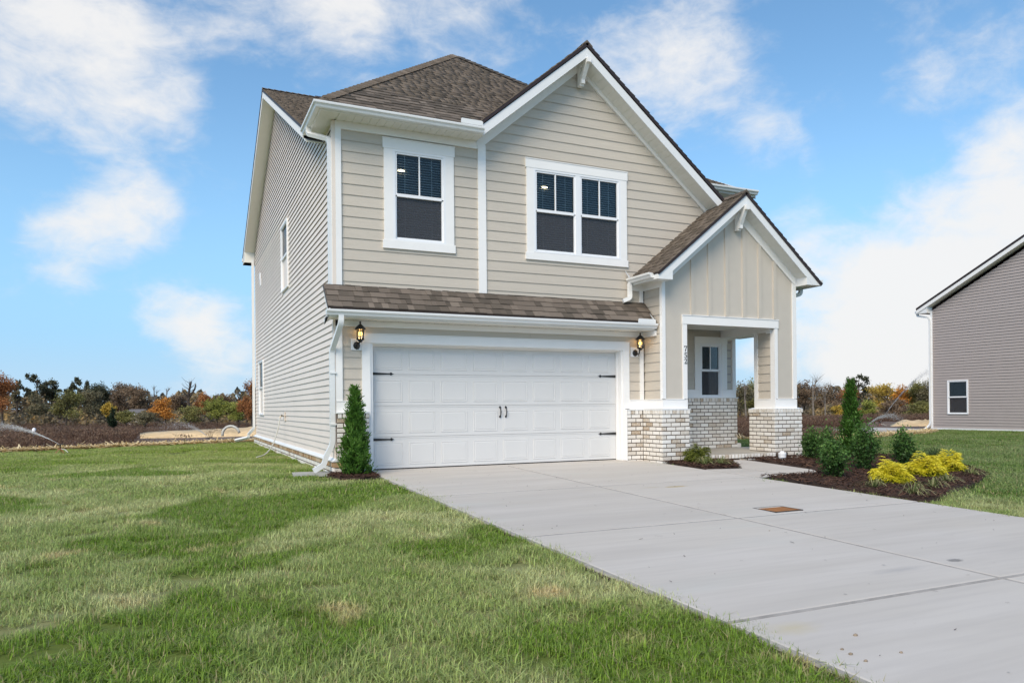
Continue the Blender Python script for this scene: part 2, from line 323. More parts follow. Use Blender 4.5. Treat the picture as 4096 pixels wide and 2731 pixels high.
# ------------------------------------------------------------------ building helpers
def link(o, parent=None):
    COL.objects.link(o)
    if parent is not None: o.parent = parent
    return o
def tag(o, label=None, cat=None, group=None, kind=None):
    for k, v in (('label', label), ('category', cat), ('group', group), ('kind', kind)):
        if v: o[k] = v
    return o
def empty(name, loc, label, cat, group=None, rz=0):
    o = bpy.data.objects.new(name, None); o.empty_display_size = .2; o.location = loc; o.rotation_euler = (0, 0, rz); link(o)
    return tag(o, label, cat, group)
class MB:
    """collects shapes and links them as one mesh object; xf maps (along the wall, out of the wall, up) to the place"""
    def __init__(s, xf=None): s.v = []; s.f = []; s.xf = xf or (lambda a, b, c: (a, b, c))
    def pts(s, P): k = len(s.v); s.v += [s.xf(*p) for p in P]; return k
    def box(s, a0, a1, b0, b1, c0, c1):
        k = s.pts([(a0, b0, c0), (a1, b0, c0), (a1, b1, c0), (a0, b1, c0), (a0, b0, c1), (a1, b0, c1), (a1, b1, c1), (a0, b1, c1)])
        s.f += [tuple(k+i for i in q) for q in ((0, 3, 2, 1), (4, 5, 6, 7), (0, 1, 5, 4), (1, 2, 6, 5), (2, 3, 7, 6), (3, 0, 4, 7))]; return s
    def prism(s, poly, b0, b1, axis='b'):
        """polygon (a,c) carried from b0 to b1 (axis b), or (b,c) from a0 to a1 (axis a), or (a,b) from c0 to c1 (axis c)"""
        f = {'b': lambda p, t: (p[0], t, p[1]), 'a': lambda p, t: (t, p[0], p[1]), 'c': lambda p, t: (p[0], p[1], t)}[axis]
        n = len(poly); k = s.pts([f(p, b0) for p in poly] + [f(p, b1) for p in poly])
        s.f.append(tuple(k+i for i in range(n))[::-1]); s.f.append(tuple(k+n+i for i in range(n)))
        s.f += [(k+i, k+(i+1) % n, k+n+(i+1) % n, k+n+i) for i in range(n)]; return s
    def quad(s, *P): k = s.pts(P); s.f.append(tuple(range(k, k+len(P)))); return s
    def rings(s, rings, cap=True):
        n = len(rings[0]); k = len(s.v)
        for r_ in rings: s.pts(r_)
        for j in range(len(rings)-1):
            s.f += [(k+j*n+i, k+j*n+(i+1) % n, k+(j+1)*n+(i+1) % n, k+(j+1)*n+i) for i in range(n)]
        if cap: s.f.append(tuple(k+i for i in range(n))[::-1]); s.f.append(tuple(k+(len(rings)-1)*n+i for i in range(n)))
        return s
    def lathe(s, prof, c=(0, 0), n=12):
        return s.rings([[(c[0]+r_*math.cos(2*math.pi*i/n), c[1]+r_*math.sin(2*math.pi*i/n), z) for i in range(n)] for r_, z in prof])
    def tube(s, path, rad, n=6, sect=None, up=(0, 0, 1)):
        """round (or given) section carried along a path"""
        P = [Vector(p) for p in path]; rads = rad if isinstance(rad, (list, tuple)) else [rad]*len(P); out = []; a = None
        for i, p in enumerate(P):
            d = ((P[min(i+1, len(P)-1)]-P[max(i-1, 0)])).normalized()
            if a is None:
                w = Vector(up)
                if abs(d.dot(w)) > .97: w = Vector((0, -1, 0))
                a = d.cross(w).normalized()
            else: a = (a-d*a.dot(d)).normalized()
            b = a.cross(d).normalized()
            if sect: out.append([tuple(p+a*x+b*y) for x, y in sect])
            else: out.append([tuple(p+a*(rads[i]*math.cos(2*math.pi*j/n))+b*(rads[i]*math.sin(2*math.pi*j/n))) for j in range(n)])
        return s.rings(out)
    def mesh(s, name, mat, smooth=False):
        m = bpy.data.meshes.new(name); m.from_pydata(s.v, [], s.f)
        bm = bmesh.new(); bm.from_mesh(m); bmesh.ops.recalc_face_normals(bm, faces=bm.faces); bm.to_mesh(m); bm.free()
        if mat: m.materials.append(MATS[mat])
        if smooth: m.shade_smooth()
        return m
    def build(s, name, mat, parent=None, loc=None, smooth=False):
        o = bpy.data.objects.new(name, s.mesh(name, mat, smooth))
        if loc is not None: o.location = loc
        return link(o, parent)
def inst(name, mesh, parent, mat):     # one more of a piece, sharing its mesh
    o = bpy.data.objects.new(name, mesh); o.matrix_basis = mat; return link(o, parent)
def np_mesh(name, verts, faces, mat, attrs=None, smooth=False):
    verts = np.asarray(verts, dtype=np.float32); faces = np.asarray(faces, dtype=np.int32); k = faces.shape[1]
    m = bpy.data.meshes.new(name); m.vertices.add(len(verts)); m.vertices.foreach_set('co', verts.ravel())
    m.loops.add(faces.size); m.loops.foreach_set('vertex_index', faces.ravel())
    m.polygons.add(len(faces)); m.polygons.foreach_set('loop_start', np.arange(0, faces.size, k, dtype=np.int32))
    m.polygons.foreach_set('loop_total', np.full(len(faces), k, dtype=np.int32))
    for an, av in (attrs or {}).items():
        a = m.attributes.new(an, 'FLOAT', 'POINT'); a.data.foreach_set('value', np.asarray(av, dtype=np.float32))
    m.update(calc_edges=True); m.validate()
    if mat: m.materials.append(MATS[mat])
    if smooth: m.shade_smooth()
    return m
FRONT = lambda Y: (lambda a, b, c: (a, Y-b, c))            # a along +X, b towards the street
LEFT = lambda X: (lambda a, b, c: (X-b, a, c))             # a along +Y, b towards -X
RIGHT = lambda X: (lambda a, b, c: (X+b, a, c))
def holes_wall(mb, a0, a1, c0, c1, b0, b1, holes):
    A = sorted({a0, a1, *[v for h in holes for v in h[:2]]}); C = sorted({c0, c1, *[v for h in holes for v in h[2:]]})
    for i in range(len(A)-1):
        for j in range(len(C)-1):
            ma, mc = (A[i]+A[i+1])/2, (C[j]+C[j+1])/2
            if not any(h[0] < ma < h[1] and h[2] < mc < h[3] for h in holes): mb.box(A[i], A[i+1], b0, b1, C[j], C[j+1])

# ------------------------------------------------------------------ the house
house = empty('house', (0, 0, 0), 'beige two-storey house with white trim, gabled porch and wide white garage door', 'house')
S, T = -.185, -.21            # siding face and trim face of the street front
XS = -.645                    # vinyl face of the side wall
WIN_A = (.352, 1.294, 3.885, 5.428); WIN_B = (3.0, 4.882, 3.893, 5.445)
SIDE_W = [(5.13, 6.15, 3.885, 5.39), (10.47, 11.6, .912, 2.49)]
w = MB(FRONT(-.16))
holes_wall(w, -.62, 5.2, 2.285, 5.75, -.15, 0, [WIN_A, WIN_B])
w.prism([(5.2, 2.285), (5.45, 2.285), (5.45, 2.80), (7.0, 2.80), (7.0, 5.1), (5.2, 6.5)], -.15, 0)
w.prism([(1.9, 5.75), (5.2, 5.75), (5.2, 6.5), (3.98, 7.48)], -.15, 0)
w.box(-.62, -.06, -.15, 0, -.1, 2.285); w.box(4.915, 5.5, -.15, 0, -.1, 2.285)
w.build('front_wall', 'dark_room', house)
w = MB(LEFT(-.62))
holes_wall(w, -.02, 12.9, 0, 5.85, -.15, 0, SIDE_W)
w.prism([(.75, 5.85), (12.9, 5.85), (12.9, 6.15), (7.12, 8.95), (.75, 5.95)], -.15, 0, 'b')
w.build('side_wall', 'dark_room', house)
w = MB(); w.box(-.46, 8.5, 12.6, 12.9, -.1, 5.8); w.box(8.35, 8.5, .95, 12.6, -.1, 5.8); w.box(5.6, 8.35, .85, .95, 2.75, 5.8); w.box(8.352, 8.5, .85, .949, 1.2, 5.8)
w.build('rear_wall', 'grey_siding', house)
w = MB(); w.box(-.46, 8.34, .96, 12.59, 2.8, 2.9); w.box(-.46, 8.34, .0, 12.59, -.12, -.05); w.build('floor_slab', 'dark_room', house)

# ---- lap siding, one board after another
def lap(name, parent, xf, segs, c0, c1, mat, t=.016, drop=.006, pocket=.02):
    """one board: segs = list of (a_low0, a_low1, a_high0, a_high1)"""
    for a0, a1, b0, b1 in segs:
        if max(a1-a0, b1-b0) < .03: continue
        mb = MB(xf); cc = c0-drop
        mb.v += [xf(*p) for p in ((a0, 0, cc), (a1, 0, cc), (a1, -t-.004, cc+pocket), (a0, -t-.004, cc+pocket), (b0, -t+.003, c1), (b1, -t+.003, c1), (b1, -t-.004, c1), (b0, -t-.004, c1))]
        mb.f += [(0, 3, 2, 1), (4, 5, 6, 7), (0, 1, 5, 4), (1, 2, 6, 5), (2, 3, 7, 6), (3, 0, 4, 7)]
        mb.build(name, mat, parent)
def cut(a0, a1, holes, c0, c1):
    segs = [(a0, a1)]
    for h in holes:
        if h[3] > c0+.001 and h[2] < c1-.001:
            segs = [s for x0, x1 in segs for s in ((x0, min(x1, h[0])), (max(x0, h[1]), x1)) if s[1]-s[0] > .02]
    return segs
UP = MB(FRONT(S)); UP.box(-.55, 5.3, -.026, -.0235, 2.95, 3.03); upper = UP.build('upper_siding', 'fiber_siding', house)
zz = [3.0]+[3.1555+.1786*k for k in range(25)]
gl_l = lambda z: 3.987-(7.387-z)/.83; gl_r = lambda z: 3.987+(7.387-z)/.80
pr_l = lambda z: 5.085+(z-3.568)/.79 if z > 3.5 else 5.32
for k in range(len(zz)-1):
    c0, c1 = zz[k], zz[k+1]
    if c0 < 5.66: lap('siding_board', upper, FRONT(S), [(a, b, a, b) for a, b in cut(-.56, 1.93, [WIN_A], c0, c1)], c0, min(c1, 5.70), 'fiber_siding')
    hi = min(c1, 7.36)
    if c0 > 7.3: continue
    def lr(z): return max(2.03, gl_l(z)-.08), min(gl_r(z)+.08, pr_l(z)+.12 if z > 3.5 else 5.33)
    l0, r0 = lr(c0); l1, r1 = lr(hi)
    hs_ = cut(0, 1, [(.2, .8, WIN_B[2], WIN_B[3])], c0, c1)
    if len(hs_) == 1: lap('siding_board', upper, FRONT(S), [(l0, r0, l1, r1)], c0, hi, 'fiber_siding')
    else: lap('siding_board', upper, FRONT(S), [(l0, WIN_B[0], l1, WIN_B[0]), (WIN_B[1], r0, WIN_B[1], r1)], c0, hi, 'fiber_siding')
LO = MB(FRONT(S)); LO.box(-.55, -.1, -.026, -.022, .95, 1.2); lower = LO.build('garage_siding', 'fiber_siding', house)
zl = [1.16]+[1.181+.1802*k for k in range(1, 8)]
for k in range(len(zl)-1):
    c0, c1 = zl[k], min(zl[k+1], 2.42)
    if c0 > 2.4: break
    for a, b in ((-.56, -.16), (5.02, 5.35)): lap('siding_board', lower, FRONT(S), [(a, b, a, b)], c0, c1, 'fiber_siding')
for a, b in ((-.16, 2.92), (2.924, 5.02)): lap('siding_board', lower, FRONT(S), [(a, b, a, b)], 2.262, 2.42, 'fiber_siding')
PSX = 5.412
PS = MB(LEFT(PSX)); PS.box(-.8, -.2, -.2, -.03, .0, 3.6); porch_side = PS.build('porch_side_wall', 'fiber_siding', house)
zl = [1.16]+[1.181+.1802*k for k in range(1, 14)]
for k in range(13):
    c0, c1 = zl[k], min(zl[k+1], 3.46)
    if c0 < 3.44: lap('siding_board', porch_side, LEFT(PSX), [(-.80, -.19, -.80, -.19)], c0, c1, 'fiber_siding')
VS = MB(LEFT(XS)); VS.box(.0, 12.9, -.0255, -.022, .2, 5.6); vinyl = VS.build('vinyl_siding', 'vinyl_siding', house)
k = 0; c0 = .225
vz = [.215]+[.3435+.1112*k for k in range(90)]
for k in range(len(vz)-1):
    c0, c1 = vz[k], vz[k+1]
    def yr(z):
        if z < 5.80: return -.13, 12.86
        return max(.55, 7.16-(8.86-z)/.498), min(12.86, 7.16+(8.86-z)/.485)
    if c0 > 8.75: break
    y0, y1 = yr(c0); z0, z1 = yr(c1)
    sg = cut(y0, y1, [(h[0]-.02, h[1]+.02, h[2], h[3]) for h in SIDE_W], c0, c1)
    segs = []
    for i, (a, b) in enumerate(sg): segs.append((a, b, z0 if i == 0 else a, z1 if i == len(sg)-1 else b))
    lap('siding_board', vinyl, LEFT(XS), segs, c0, c1, 'vinyl_siding', t=.021, drop=.0, pocket=.035)

# ---- trim boards
def board(name, xf, a0, a1, c0, c1, b0, b1, parent=house, mat='white_trim'):
    return MB(xf).box(a0, a1, b0, b1, c0, c1).build(name, mat, parent)
FT = FRONT(S)
tf = -.02; tb = .025           # a trim board stands 25 mm proud of the siding
board('corner_board', FT, -.612, -.517, 3.045, 5.767, tf, tb); board('corner_board', FT, -.63, -.522, .99, 2.40, tf, tb)
board('corner_board', FT, 1.905, 2.054, 3.045, 5.72, tf, tb-.002)
MB(FT).prism([(-.517, 5.637), (1.905, 5.637), (1.868, 5.767), (-.517, 5.767)], tf, tb+.002).build('frieze_board', 'white_trim', house)
board('frieze_board', FT, -.522, 5.385, 2.403, 2.499, tf, tb+.002)
MB(FT).prism([(1.872, 5.767), (1.907, 5.637), (2.01, 5.705), (3.987, 7.387), (3.987, 7.60), (1.86, 5.79)], tf, tb+.004).build('rake_frieze', 'white_trim', house)
MB(FT).prism([(3.987, 7.387), (7.05, 4.937), (7.05, 5.12), (3.987, 7.60)], tf, tb+.003).build('rake_frieze', 'white_trim', house)
MB(FT).prism([(-.655, 3.038), (5.40, 3.038), (5.40, 3.0), (-.645, 3.0)], -.02, .04).build('roof_flashing', 'white_metal', house)
MB(FT).prism([(-.655, 3.005), (5.40, 3.005), (5.40, 2.99), (-.645, 2.99)], -.02, .075).build('roof_flashing', 'white_metal', house)
# garage door trim
board('head_casing', FT, -.2, 5.058, 2.14, 2.283, tf, tb); board('head_casing', FT, -.2, 5.058, 2.285, 2.30, tf, tb+.012)
board('jamb_casing', FT, -.2, -.06, 1.0, 2.138, tf, tb-.002); board('jamb_casing', FT, 4.915, 5.055, 1.0, 2.138, tf, tb-.002)
board('jamb_casing', FT, -.108, -.06, 0, 1.0, tf, tb-.002); board('jamb_casing', FT, 4.905, 4.955, 0, 1.0, tf, tb-.002)
board('door_jamb', FRONT(.03), -.075, -.012, 0, 2.14, 0, .2); board('door_jamb', FRONT(.03), 4.885, 4.93, 0, 2.14, 0, .2); board('door_jamb', FRONT(.03), -.012, 4.885, 2.125, 2.16, 0, .2)
board('door_stop', FRONT(.0), 4.862, 4.884, 0, 2.125, .005, .05); board('door_stop', FRONT(.0), -.011, 4.862, 2.10, 2.124, .005, .05)
b_ = MB(); b_.prism([(4.906, -.21), (4.918, -.313), (4.930, -.313), (4.93, -.21)], 0, .99, 'c'); b_.build('brick_return_trim', 'white_trim', house)
# skirt boards above the brick
for a0, a1 in ((-.63, -.2), (5.055, 5.392)):
    board('skirt_board', FT, a0, a1, .99, 1.165, tf, tb+.004); board('drip_cap', FT, a0, a1, 1.166, 1.18, tf, tb+.012)
board('skirt_board', FT, -.2, -.11, .99, 1.0, tf, tb)
board('inner_corner_board', FT, 5.313, 5.392, 1.18, 2.402, tf, tb); board('inner_corner_board', FT, 5.313, 5.392, 3.045, 3.44, tf, tb); board('frieze_board', FT, 5.1, 5.313, 3.31, 3.44, tf, tb)
LT = LEFT(PSX); YP = -.825
board('skirt_board', LT, -.822, -.212, .99, 1.165, tf, .0195); board('drip_cap', LT, -.80, -.212, 1.166, 1.18, tf, .03)
board('frieze_board', LT, -.745, -.212, 3.31, 3.44, tf, .022); board('frieze_board', LT, -.62, -.213, 2.395, 2.5, .0, .045)
board('corner_board', LT, -.823, -.745, 1.18, 3.44, tf, .0205)
# window casings
def casing(x0, x1, zb, zt, xh0, xh1, z_top, z_sill):
    board('head_casing', FT, xh0, xh1, zt, z_top-.016, tf, tb+.006); board('head_cap', FT, xh0-.006, xh1+.006, z_top-.015, z_top, tf, tb+.014)
    board('side_casing', FT, xh0+.018, x0, zb, zt, tf, tb); board('side_casing', FT, x1, xh1-.018, zb, zt, tf, tb)
    board('sill_casing', FT, xh0-.006, xh1+.004, z_sill, zb, tf, tb+.006)
casing(.352, 1.294, 3.885, 5.428, .18, 1.462, 5.608, 3.745); casing(3.0, 4.882, 3.888, 5.442, 2.842, 5.045, 5.615, 3.758)

# ---- windows: frame, two sashes, muntin, panes, blind of single slats
SLAT = MB().box(-.5, .5, -.024, .024, -.0012, .0012).mesh('blind_slat', 'blind_slat')
def window(xf, a0, a1, c0, c1, units, depth=.025, slats=True, muntin=True, label=None, parent=house, up_glass='pane_glass'):
    f = MB(xf); d = depth
    f.box(a0, a0+.042, -.06, d, c0, c1); f.box(a1-.042, a1, -.06, d, c0, c1); f.box(a0+.042, a1-.042, -.06, d, c0, c0+.03); f.box(a0+.042, a1-.042, -.06, d, c1-.042, c1)
    win = f.build('window', 'white_vinyl', parent)
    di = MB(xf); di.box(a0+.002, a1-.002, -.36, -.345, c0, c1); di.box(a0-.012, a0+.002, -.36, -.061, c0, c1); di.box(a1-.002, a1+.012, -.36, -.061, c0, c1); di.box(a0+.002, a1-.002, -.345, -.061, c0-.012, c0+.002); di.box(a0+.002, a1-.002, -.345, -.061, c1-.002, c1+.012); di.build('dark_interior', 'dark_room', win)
    wd = (a1-a0-.084-(units-1)*.11)/units; mid = (c0+c1)/2
    for u in range(units):
        l = a0+.042+u*(wd+.11); r_ = l+wd
        if u: MB(xf).box(l-.11, l, -.06, d-.003, c0+.03, c1-.042).build('mullion', 'white_vinyl', win)
        up = MB(xf); e = .03
        up.box(l, l+e, -.03, d-.012, mid, c1-.042); up.box(r_-e, r_, -.03, d-.012, mid, c1-.042); up.box(l+e, r_-e, -.03, d-.012, c1-.042-e, c1-.042); up.box(l+e, r_-e, -.03, d-.010, mid-.022, mid+.03)
        up.build('upper_sash', 'white_vinyl', win)
        lo = MB(xf); lo.box(l, l+e*.9, -.05, d-.026, c0+.03, mid-.022); lo.box(r_-e*.9, r_, -.05, d-.026, c0+.03, mid-.022); lo.box(l+e, r_-e, -.05, d-.026, c0+.03, c0+.06); lo.build('lower_sash', 'white_vinyl', win)
        if muntin: MB(xf).box((l+r_)/2-.011, (l+r_)/2+.011, -.016, d-.016, mid+.03, c1-.042-e).build('muntin', 'white_vinyl', win)
        MB(xf).box(l+e, r_-e, -.018, -.012, mid+.03, c1-.042-e).build('pane', up_glass, win)
        MB(xf).box(l+e*.9, r_-e*.9, -.032, -.026, c0+.06, mid-.022).build('pane', 'screen_glass', win)
        if slats:
            z = c1-.075; i = 0
            while z > c0+.05:
                p0 = Vector(xf((l+r_)/2, -.082, z)); ax = (Vector(xf(1, 0, 0))-Vector(xf(0, 0, 0))); out = (Vector(xf(0, 1, 0))-Vector(xf(0, 0, 0)))
                tl = R(30+random.uniform(-2, 2)); o2 = out*math.cos(tl)-Vector((0, 0, 1))*math.sin(tl); n2 = ax.cross(o2)
                m4 = Matrix(((ax.x*(wd-.03), o2.x, n2.x, p0.x), (ax.y*(wd-.03), o2.y, n2.y, p0.y), (ax.z, o2.z, n2.z, p0.z), (0, 0, 0, 1)))
                inst('blind_slat', SLAT, win, m4); z -= .043; i += 1
            for q in (.22, .78): MB(xf).box(l+wd*q-.004, l+wd*q+.004, -.054, -.052, c0+.05, c1-.06).build('blind_cord', 'white_vinyl', win)
    return win
wa = window(FT, *WIN_A, 1); wb = window(FT, *WIN_B, 2)
for wn, x, z in ((wa, .52, 5.10), (wb, 3.27, 5.135)):   # a lit ceiling lamp shows through the upper panes
    g = MB(FT); g.rings([[(x+.062*math.cos(t*math.pi/8), -.055, z+.016*math.sin(t*math.pi/8)) for t in range(16)], [(x+.062*math.cos(t*math.pi/8), -.05, z+.016*math.sin(t*math.pi/8)) for t in range(16)]]); g.build('ceiling_lamp', 'ceiling_glow', wn)
for h in SIDE_W: window(LEFT(XS), h[0]-.03, h[1]+.03, h[2]-.03, h[3]+.03, 1, depth=.03, slats=False, muntin=False)

# ---- garage door: four sections with raised panels, strap hinges, handles
gd = MB(FRONT(0)).box(-.01, 4.884, -.06, -.03, .02, 2.12).build('garage_door', 'door_white', house)
SEC = [(.02, .553), (.558, 1.089), (1.094, 1.626), (1.631, 2.118)]
for c0, c1 in SEC:
    s_ = MB(FRONT(0)); s_.box(-.008, 4.882, -.03, -.004, c0, c1)
    s_.box(-.008, 4.882, -.004, .0, c0, c0+.026); s_.box(-.008, 4.882, -.004, 0, c1-.026, c1)
    s_.build('door_section', 'door_white', gd)
PX = [(.05+i*.5985+(.018 if i % 2 else 0), .54+i*.5985+(-.015 if i % 2 else 0)) for i in range(8)]
PZ = [(.084, .454), (.627, .988), (1.16, 1.523), (1.712, 2.04)]
def panel_mesh(wid, hgt):
    p = MB(FRONT(0)); e, g2 = .0, .022
    ring = lambda i, b: [(i, b, i), (wid-i, b, i), (wid-i, b, hgt-i), (i, b, hgt-i)]
    p.rings([ring(-.004, -.004), ring(0, .0035), ring(.006, .0035), ring(.011, -.001), ring(.02, -.001), ring(.034, .003)]); return p.mesh('raised_panel', 'door_white')
PM = {}
for z0, z1 in PZ:
    for x0, x1 in PX:
        key = (round(x1-x0, 3), round(z1-z0, 3))
        if key not in PM: PM[key] = panel_mesh(*key)
        inst('raised_panel', PM[key], gd, Matrix.Translation((x0, 0, z0)))
for xx, sg in ((-.005, 1), (4.862, -1)):
    for zz_ in (1.637, .517):
        h = MB(FRONT(0)); f = lambda t: xx+sg*t
        h.prism([(f(0), zz_-.024), (f(.33), zz_-.010), (f(.338), zz_-.022), (f(.35), zz_-.026), (f(.363), zz_-.018), (f(.37), zz_-.008), (f(.398), zz_), (f(.37), zz_+.008), (f(.363), zz_+.018), (f(.35), zz_+.026), (f(.338), zz_+.022), (f(.33), zz_+.010), (f(0), zz_+.024)], .001, .012)
        h.build('strap_hinge', 'black_iron', gd)
for xx in (2.378, 2.494):
    h = MB(FRONT(0))
    for zc, sg in ((1.045, 1), (.885, -1)):
        h.prism([(xx-.012, zc-.012*sg), (xx+.012, zc-.012*sg), (xx+.021, zc+.008*sg), (xx+.008, zc+.018*sg), (xx, zc+.034*sg), (xx-.008, zc+.018*sg), (xx-.021, zc+.008*sg)], .0, .012)
    h.tube([(xx, .008, 1.04), (xx, .035, 1.02), (xx, .048, .965), (xx, .035, .91), (xx, .008, .89)], [.009, .009, .0115, .009, .009], 7)
    h.build('door_handle', 'black_iron', gd)
MB(FRONT(0)).box(-.01, 4.884, -.05, -.01, .0, .02).build('bottom_seal', 'black_iron', gd)

# ---- brick
def brick_mesh(nm, mat, l=.2, h=.067, d=.03):
    b = MB(); e = .004
    ring = lambda i, y: [(-l/2+i, y, -h/2+i), (l/2-i, y, -h/2+i), (l/2-i, y, h/2-i), (-l/2+i, y, h/2-i)]
    b.rings([ring(0, d), ring(0, .003), ring(e, 0)]); return b.mesh(nm, mat)
BRK = [brick_mesh('brick', 'brick_face'), brick_mesh('brick', 'brick_face', .2, .0665)]
BRS = brick_mesh('brick', 'brick_side')
N_BR = [0]; LEFT_BRICKS = []
def put_brick(parent, face, a, c, wid, hgt, Y, side=False, jig=.0012):
    """one brick centred at (a along the wall, c up) on a wall that faces the street or the left"""
    j = random.uniform(-jig, jig)
    if face == 'front': m4 = Matrix.Translation((a, Y+j, c))
    else: m4 = Matrix.Translation((Y+j, a, c)) @ Matrix.Rotation(R(-90), 4, 'Z')
    m4 = m4 @ Matrix.Rotation(R(random.uniform(-.35, .35)), 4, 'Y') @ Matrix.Diagonal((wid/.2, 1, hgt/.067, 1))
    if N_BR[0] < 300: inst('brick', BRS if side else random.choice(BRK), parent, m4); N_BR[0] += 1
    else: LEFT_BRICKS.append((m4, side))
def brick_wall(parent, face, a0, a1, c_top, rows, Y, phase=0, pitch=.2143, corner=None, low=None):
    """running bond downward from c_top; a0..a1 the visible width"""
    for r_ in range(rows):
        c = c_top-.04-.08*r_; off = (phase+r_) % 2*.5*pitch; x = a0-off
        while x < a1-.012:
            l, e = max(x, a0), min(x+pitch-.016, a1)
            if e-l > .03: put_brick(parent, face, (l+e)/2, c, e-l, .0645, Y)
            x += pitch
def rowlock(parent, face, a0, a1, c_top, Y, h=.075, pitch=.08, side=False, mitre=(0, 0)):
    n = max(1, round((a1-a0)/pitch)); p = (a1-a0)/n
    for i in range(n): put_brick(parent, face, a0+p*(i+.5), c_top-h/2, p-.017, h, Y, side)
def base(name, boxes):
    b = MB()
    for q in boxes: b.box(*q)
    return b.build(name, 'mortar', house)
YB, XB = -.926, 5.30
rb = base('brick_base', [(4.932, 5.31, -.294, -.17, -.08, .965), (XB+.006, 5.5, YB+.006, -.17, -.08, .965), (5.5, 5.936, YB+.006, -.3, -.12, .965)])
brick_wall(rb, 'front', 4.931, 5.293, .893, 12, -.30, 1); rowlock(rb, 'front', 4.931, 5.285, .968, -.312)
brick_wall(rb, 'left', YB+.002, -.305, .893, 12, XB, 1); rowlock(rb, 'left', YB-.012, -.315, .968, XB-.012)
brick_wall(rb, 'front', XB, 5.943, .893, 12, YB, 0); rowlock(rb, 'front', XB-.012, 5.952, .968, YB-.012)
cb = base('column_base', [(8.084, 8.82, YB+.006, -.19, -.12, .965)])
brick_wall(cb, 'left', YB+.002, -.188, .893, 13, 8.078, 0); rowlock(cb, 'left', YB-.012, -.175, .968, 8.064)
brick_wall(cb, 'front', 8.078, 8.826, .893, 13, YB, 1); rowlock(cb, 'front', 8.066, 8.84, .968, YB-.012)
pb = base('porch_brick', [(5.6, 8.545, .716, .84, -.1, 1.21)])
brick_wall(pb, 'front', 7.1, 8.55, 1.138, 13, .71, 0); rowlock(pb, 'front', 7.1, 8.562, 1.213, .698)
lb = base('brick_base', [(-.626, -.112, -.294, -.17, -.1, .965)])
brick_wall(lb, 'front', -.63, -.112, .893, 10, -.30, 0); rowlock(lb, 'front', -.63, -.1, .968, -.312)
st = base('porch_step', [(5.94, 8.4, YB-.02, YB+.2, -.12, .076)])
rowlock(st, 'front', 5.95, 8.07, .083, YB-.032, .078); brick_wall(st, 'front', 5.95, 8.3, -.002, 1, YB-.02, 1)
sb = base('side_brick', [(-.70, -.62, -.2, 12.88, -.1, .186)])
rowlock(sb, 'left', -.31, 12.9, .185, -.715, .082, .1, True); brick_wall(sb, 'left', -.31, 12.9, .098, 2, -.703, 0)
rowlock(sb, 'front', -.715, -.12, .175, -.318, .082, .19, True); brick_wall(sb, 'front', -.71, -.12, .088, 2, -.305, 0)
bv, bf, bt = [], [], []
src = np.array([v.co[:] for v in BRK[0].vertices]); sf = [tuple(p.vertices) for p in BRK[0].polygons]
for grp, mt, nm in ((False, 'brick_face', 'brick_courses'), (True, 'brick_side', 'brick_courses')):
    sel = [m_ for m_, s_ in LEFT_BRICKS if s_ == grp]
    if not sel: continue
    mb = MB()
    for m_ in sel:
        k = len(mb.v); mb.v += [tuple(m_ @ Vector(q)) for q in src]; mb.f += [tuple(k+i for i in q) for q in sf]
    o = bpy.data.objects.new(nm, mb.mesh(nm, None)); link(o, house); o['kind'] = 'stuff'
    # joined bricks carry their tone on the mesh
    tm = bpy.data.materials['brick_side' if grp else 'brick_face'].copy(); tm.name = mt+'_joined'
    for q in tm.node_tree.nodes:
        if q.type == 'OBJECT_INFO':
            at = tm.node_tree.nodes.new('ShaderNodeAttribute'); at.attribute_name = 'tone'
            for lk in list(q.outputs['Random'].links): tm.node_tree.links.new(at.outputs['Fac'], lk.to_socket)
    o.data.materials.append(tm); a = o.data.attributes.new('tone', 'FLOAT', 'POINT'); a.data.foreach_set('value', np.repeat(rng.random(len(sel)), len(src)).astype(np.float32))
fl = MB(lambda a, b, c: (a, b, c)); fl.rings([[(-.728, y, .188), (-.64, y, .188), (-.64, y, .238), (-.662, y, .243), (-.70, y, .204), (-.728, y, .199)] for y in (-.33, 12.9)]); fl.build('base_flashing', 'white_metal', house)
MB(FRONT(-.3)).box(-.64, -.1, -.1, .02, .969, .99).build('cap_flashing', 'white_metal', house); MB(FRONT(-.3)).box(4.92, 5.28, -.1, .02, .969, .988).build('cap_flashing', 'white_metal', house)
c_ = MB(); c_.box(5.285, 5.38, -.94, -.2, .969, .988); c_.box(5.3801, 5.96, -.94, -.8, .969, .988); c_.build('cap_flashing', 'white_metal', house)
c_ = MB(); c_.rings([[(8.066, YB-.014, .969), (8.84, YB-.014, .969), (8.84, -.176, .969), (8.066, -.176, .969)], [(8.17, -.84, .992), (8.8, -.84, .992), (8.8, -.21, .992), (8.17, -.21, .992)]]); c_.build('cap_flashing', 'white_metal', house)
MB().box(5.7, 8.565, .69, .84, 1.214, 1.228).build('cap_flashing', 'white_metal', house)

# ---- porch: front panel with battens, posts, header, floor, rear wall
pf = MB(FRONT(YP+.02))
pf.prism([(5.44, .99), (5.9, .99), (5.9, 2.62), (8.25, 2.62), (8.25, .99), (8.72, .99), (8.72, 3.70), (7.2, 4.98), (5.44, 3.58)], -.06, 0)
panel = pf.build('porch_gable_panel', 'board_panel', house)
prk = lambda x: 4.87-.83*abs(x-7.2)*(1 if x < 7.2 else .99)
for x in (6.113, 6.53, 6.957, 7.397, 7.81, 8.207):
    MB(FRONT(YP+.02)).prism([(x-.04, 2.81), (x+.04, 2.81), (x+.04, prk(x+.04)), (x-.04, prk(x-.04))], -.01, .026).build('batten', 'board_panel', panel)
FP = FRONT(YP+.02)
tb2 = .02
board('corner_board', FP, 5.39, 5.467, 1.18, 3.46, -.05, tb2); board('corner_board', FP, 8.683, 8.787, 1.18, 3.72, -.05, tb2)
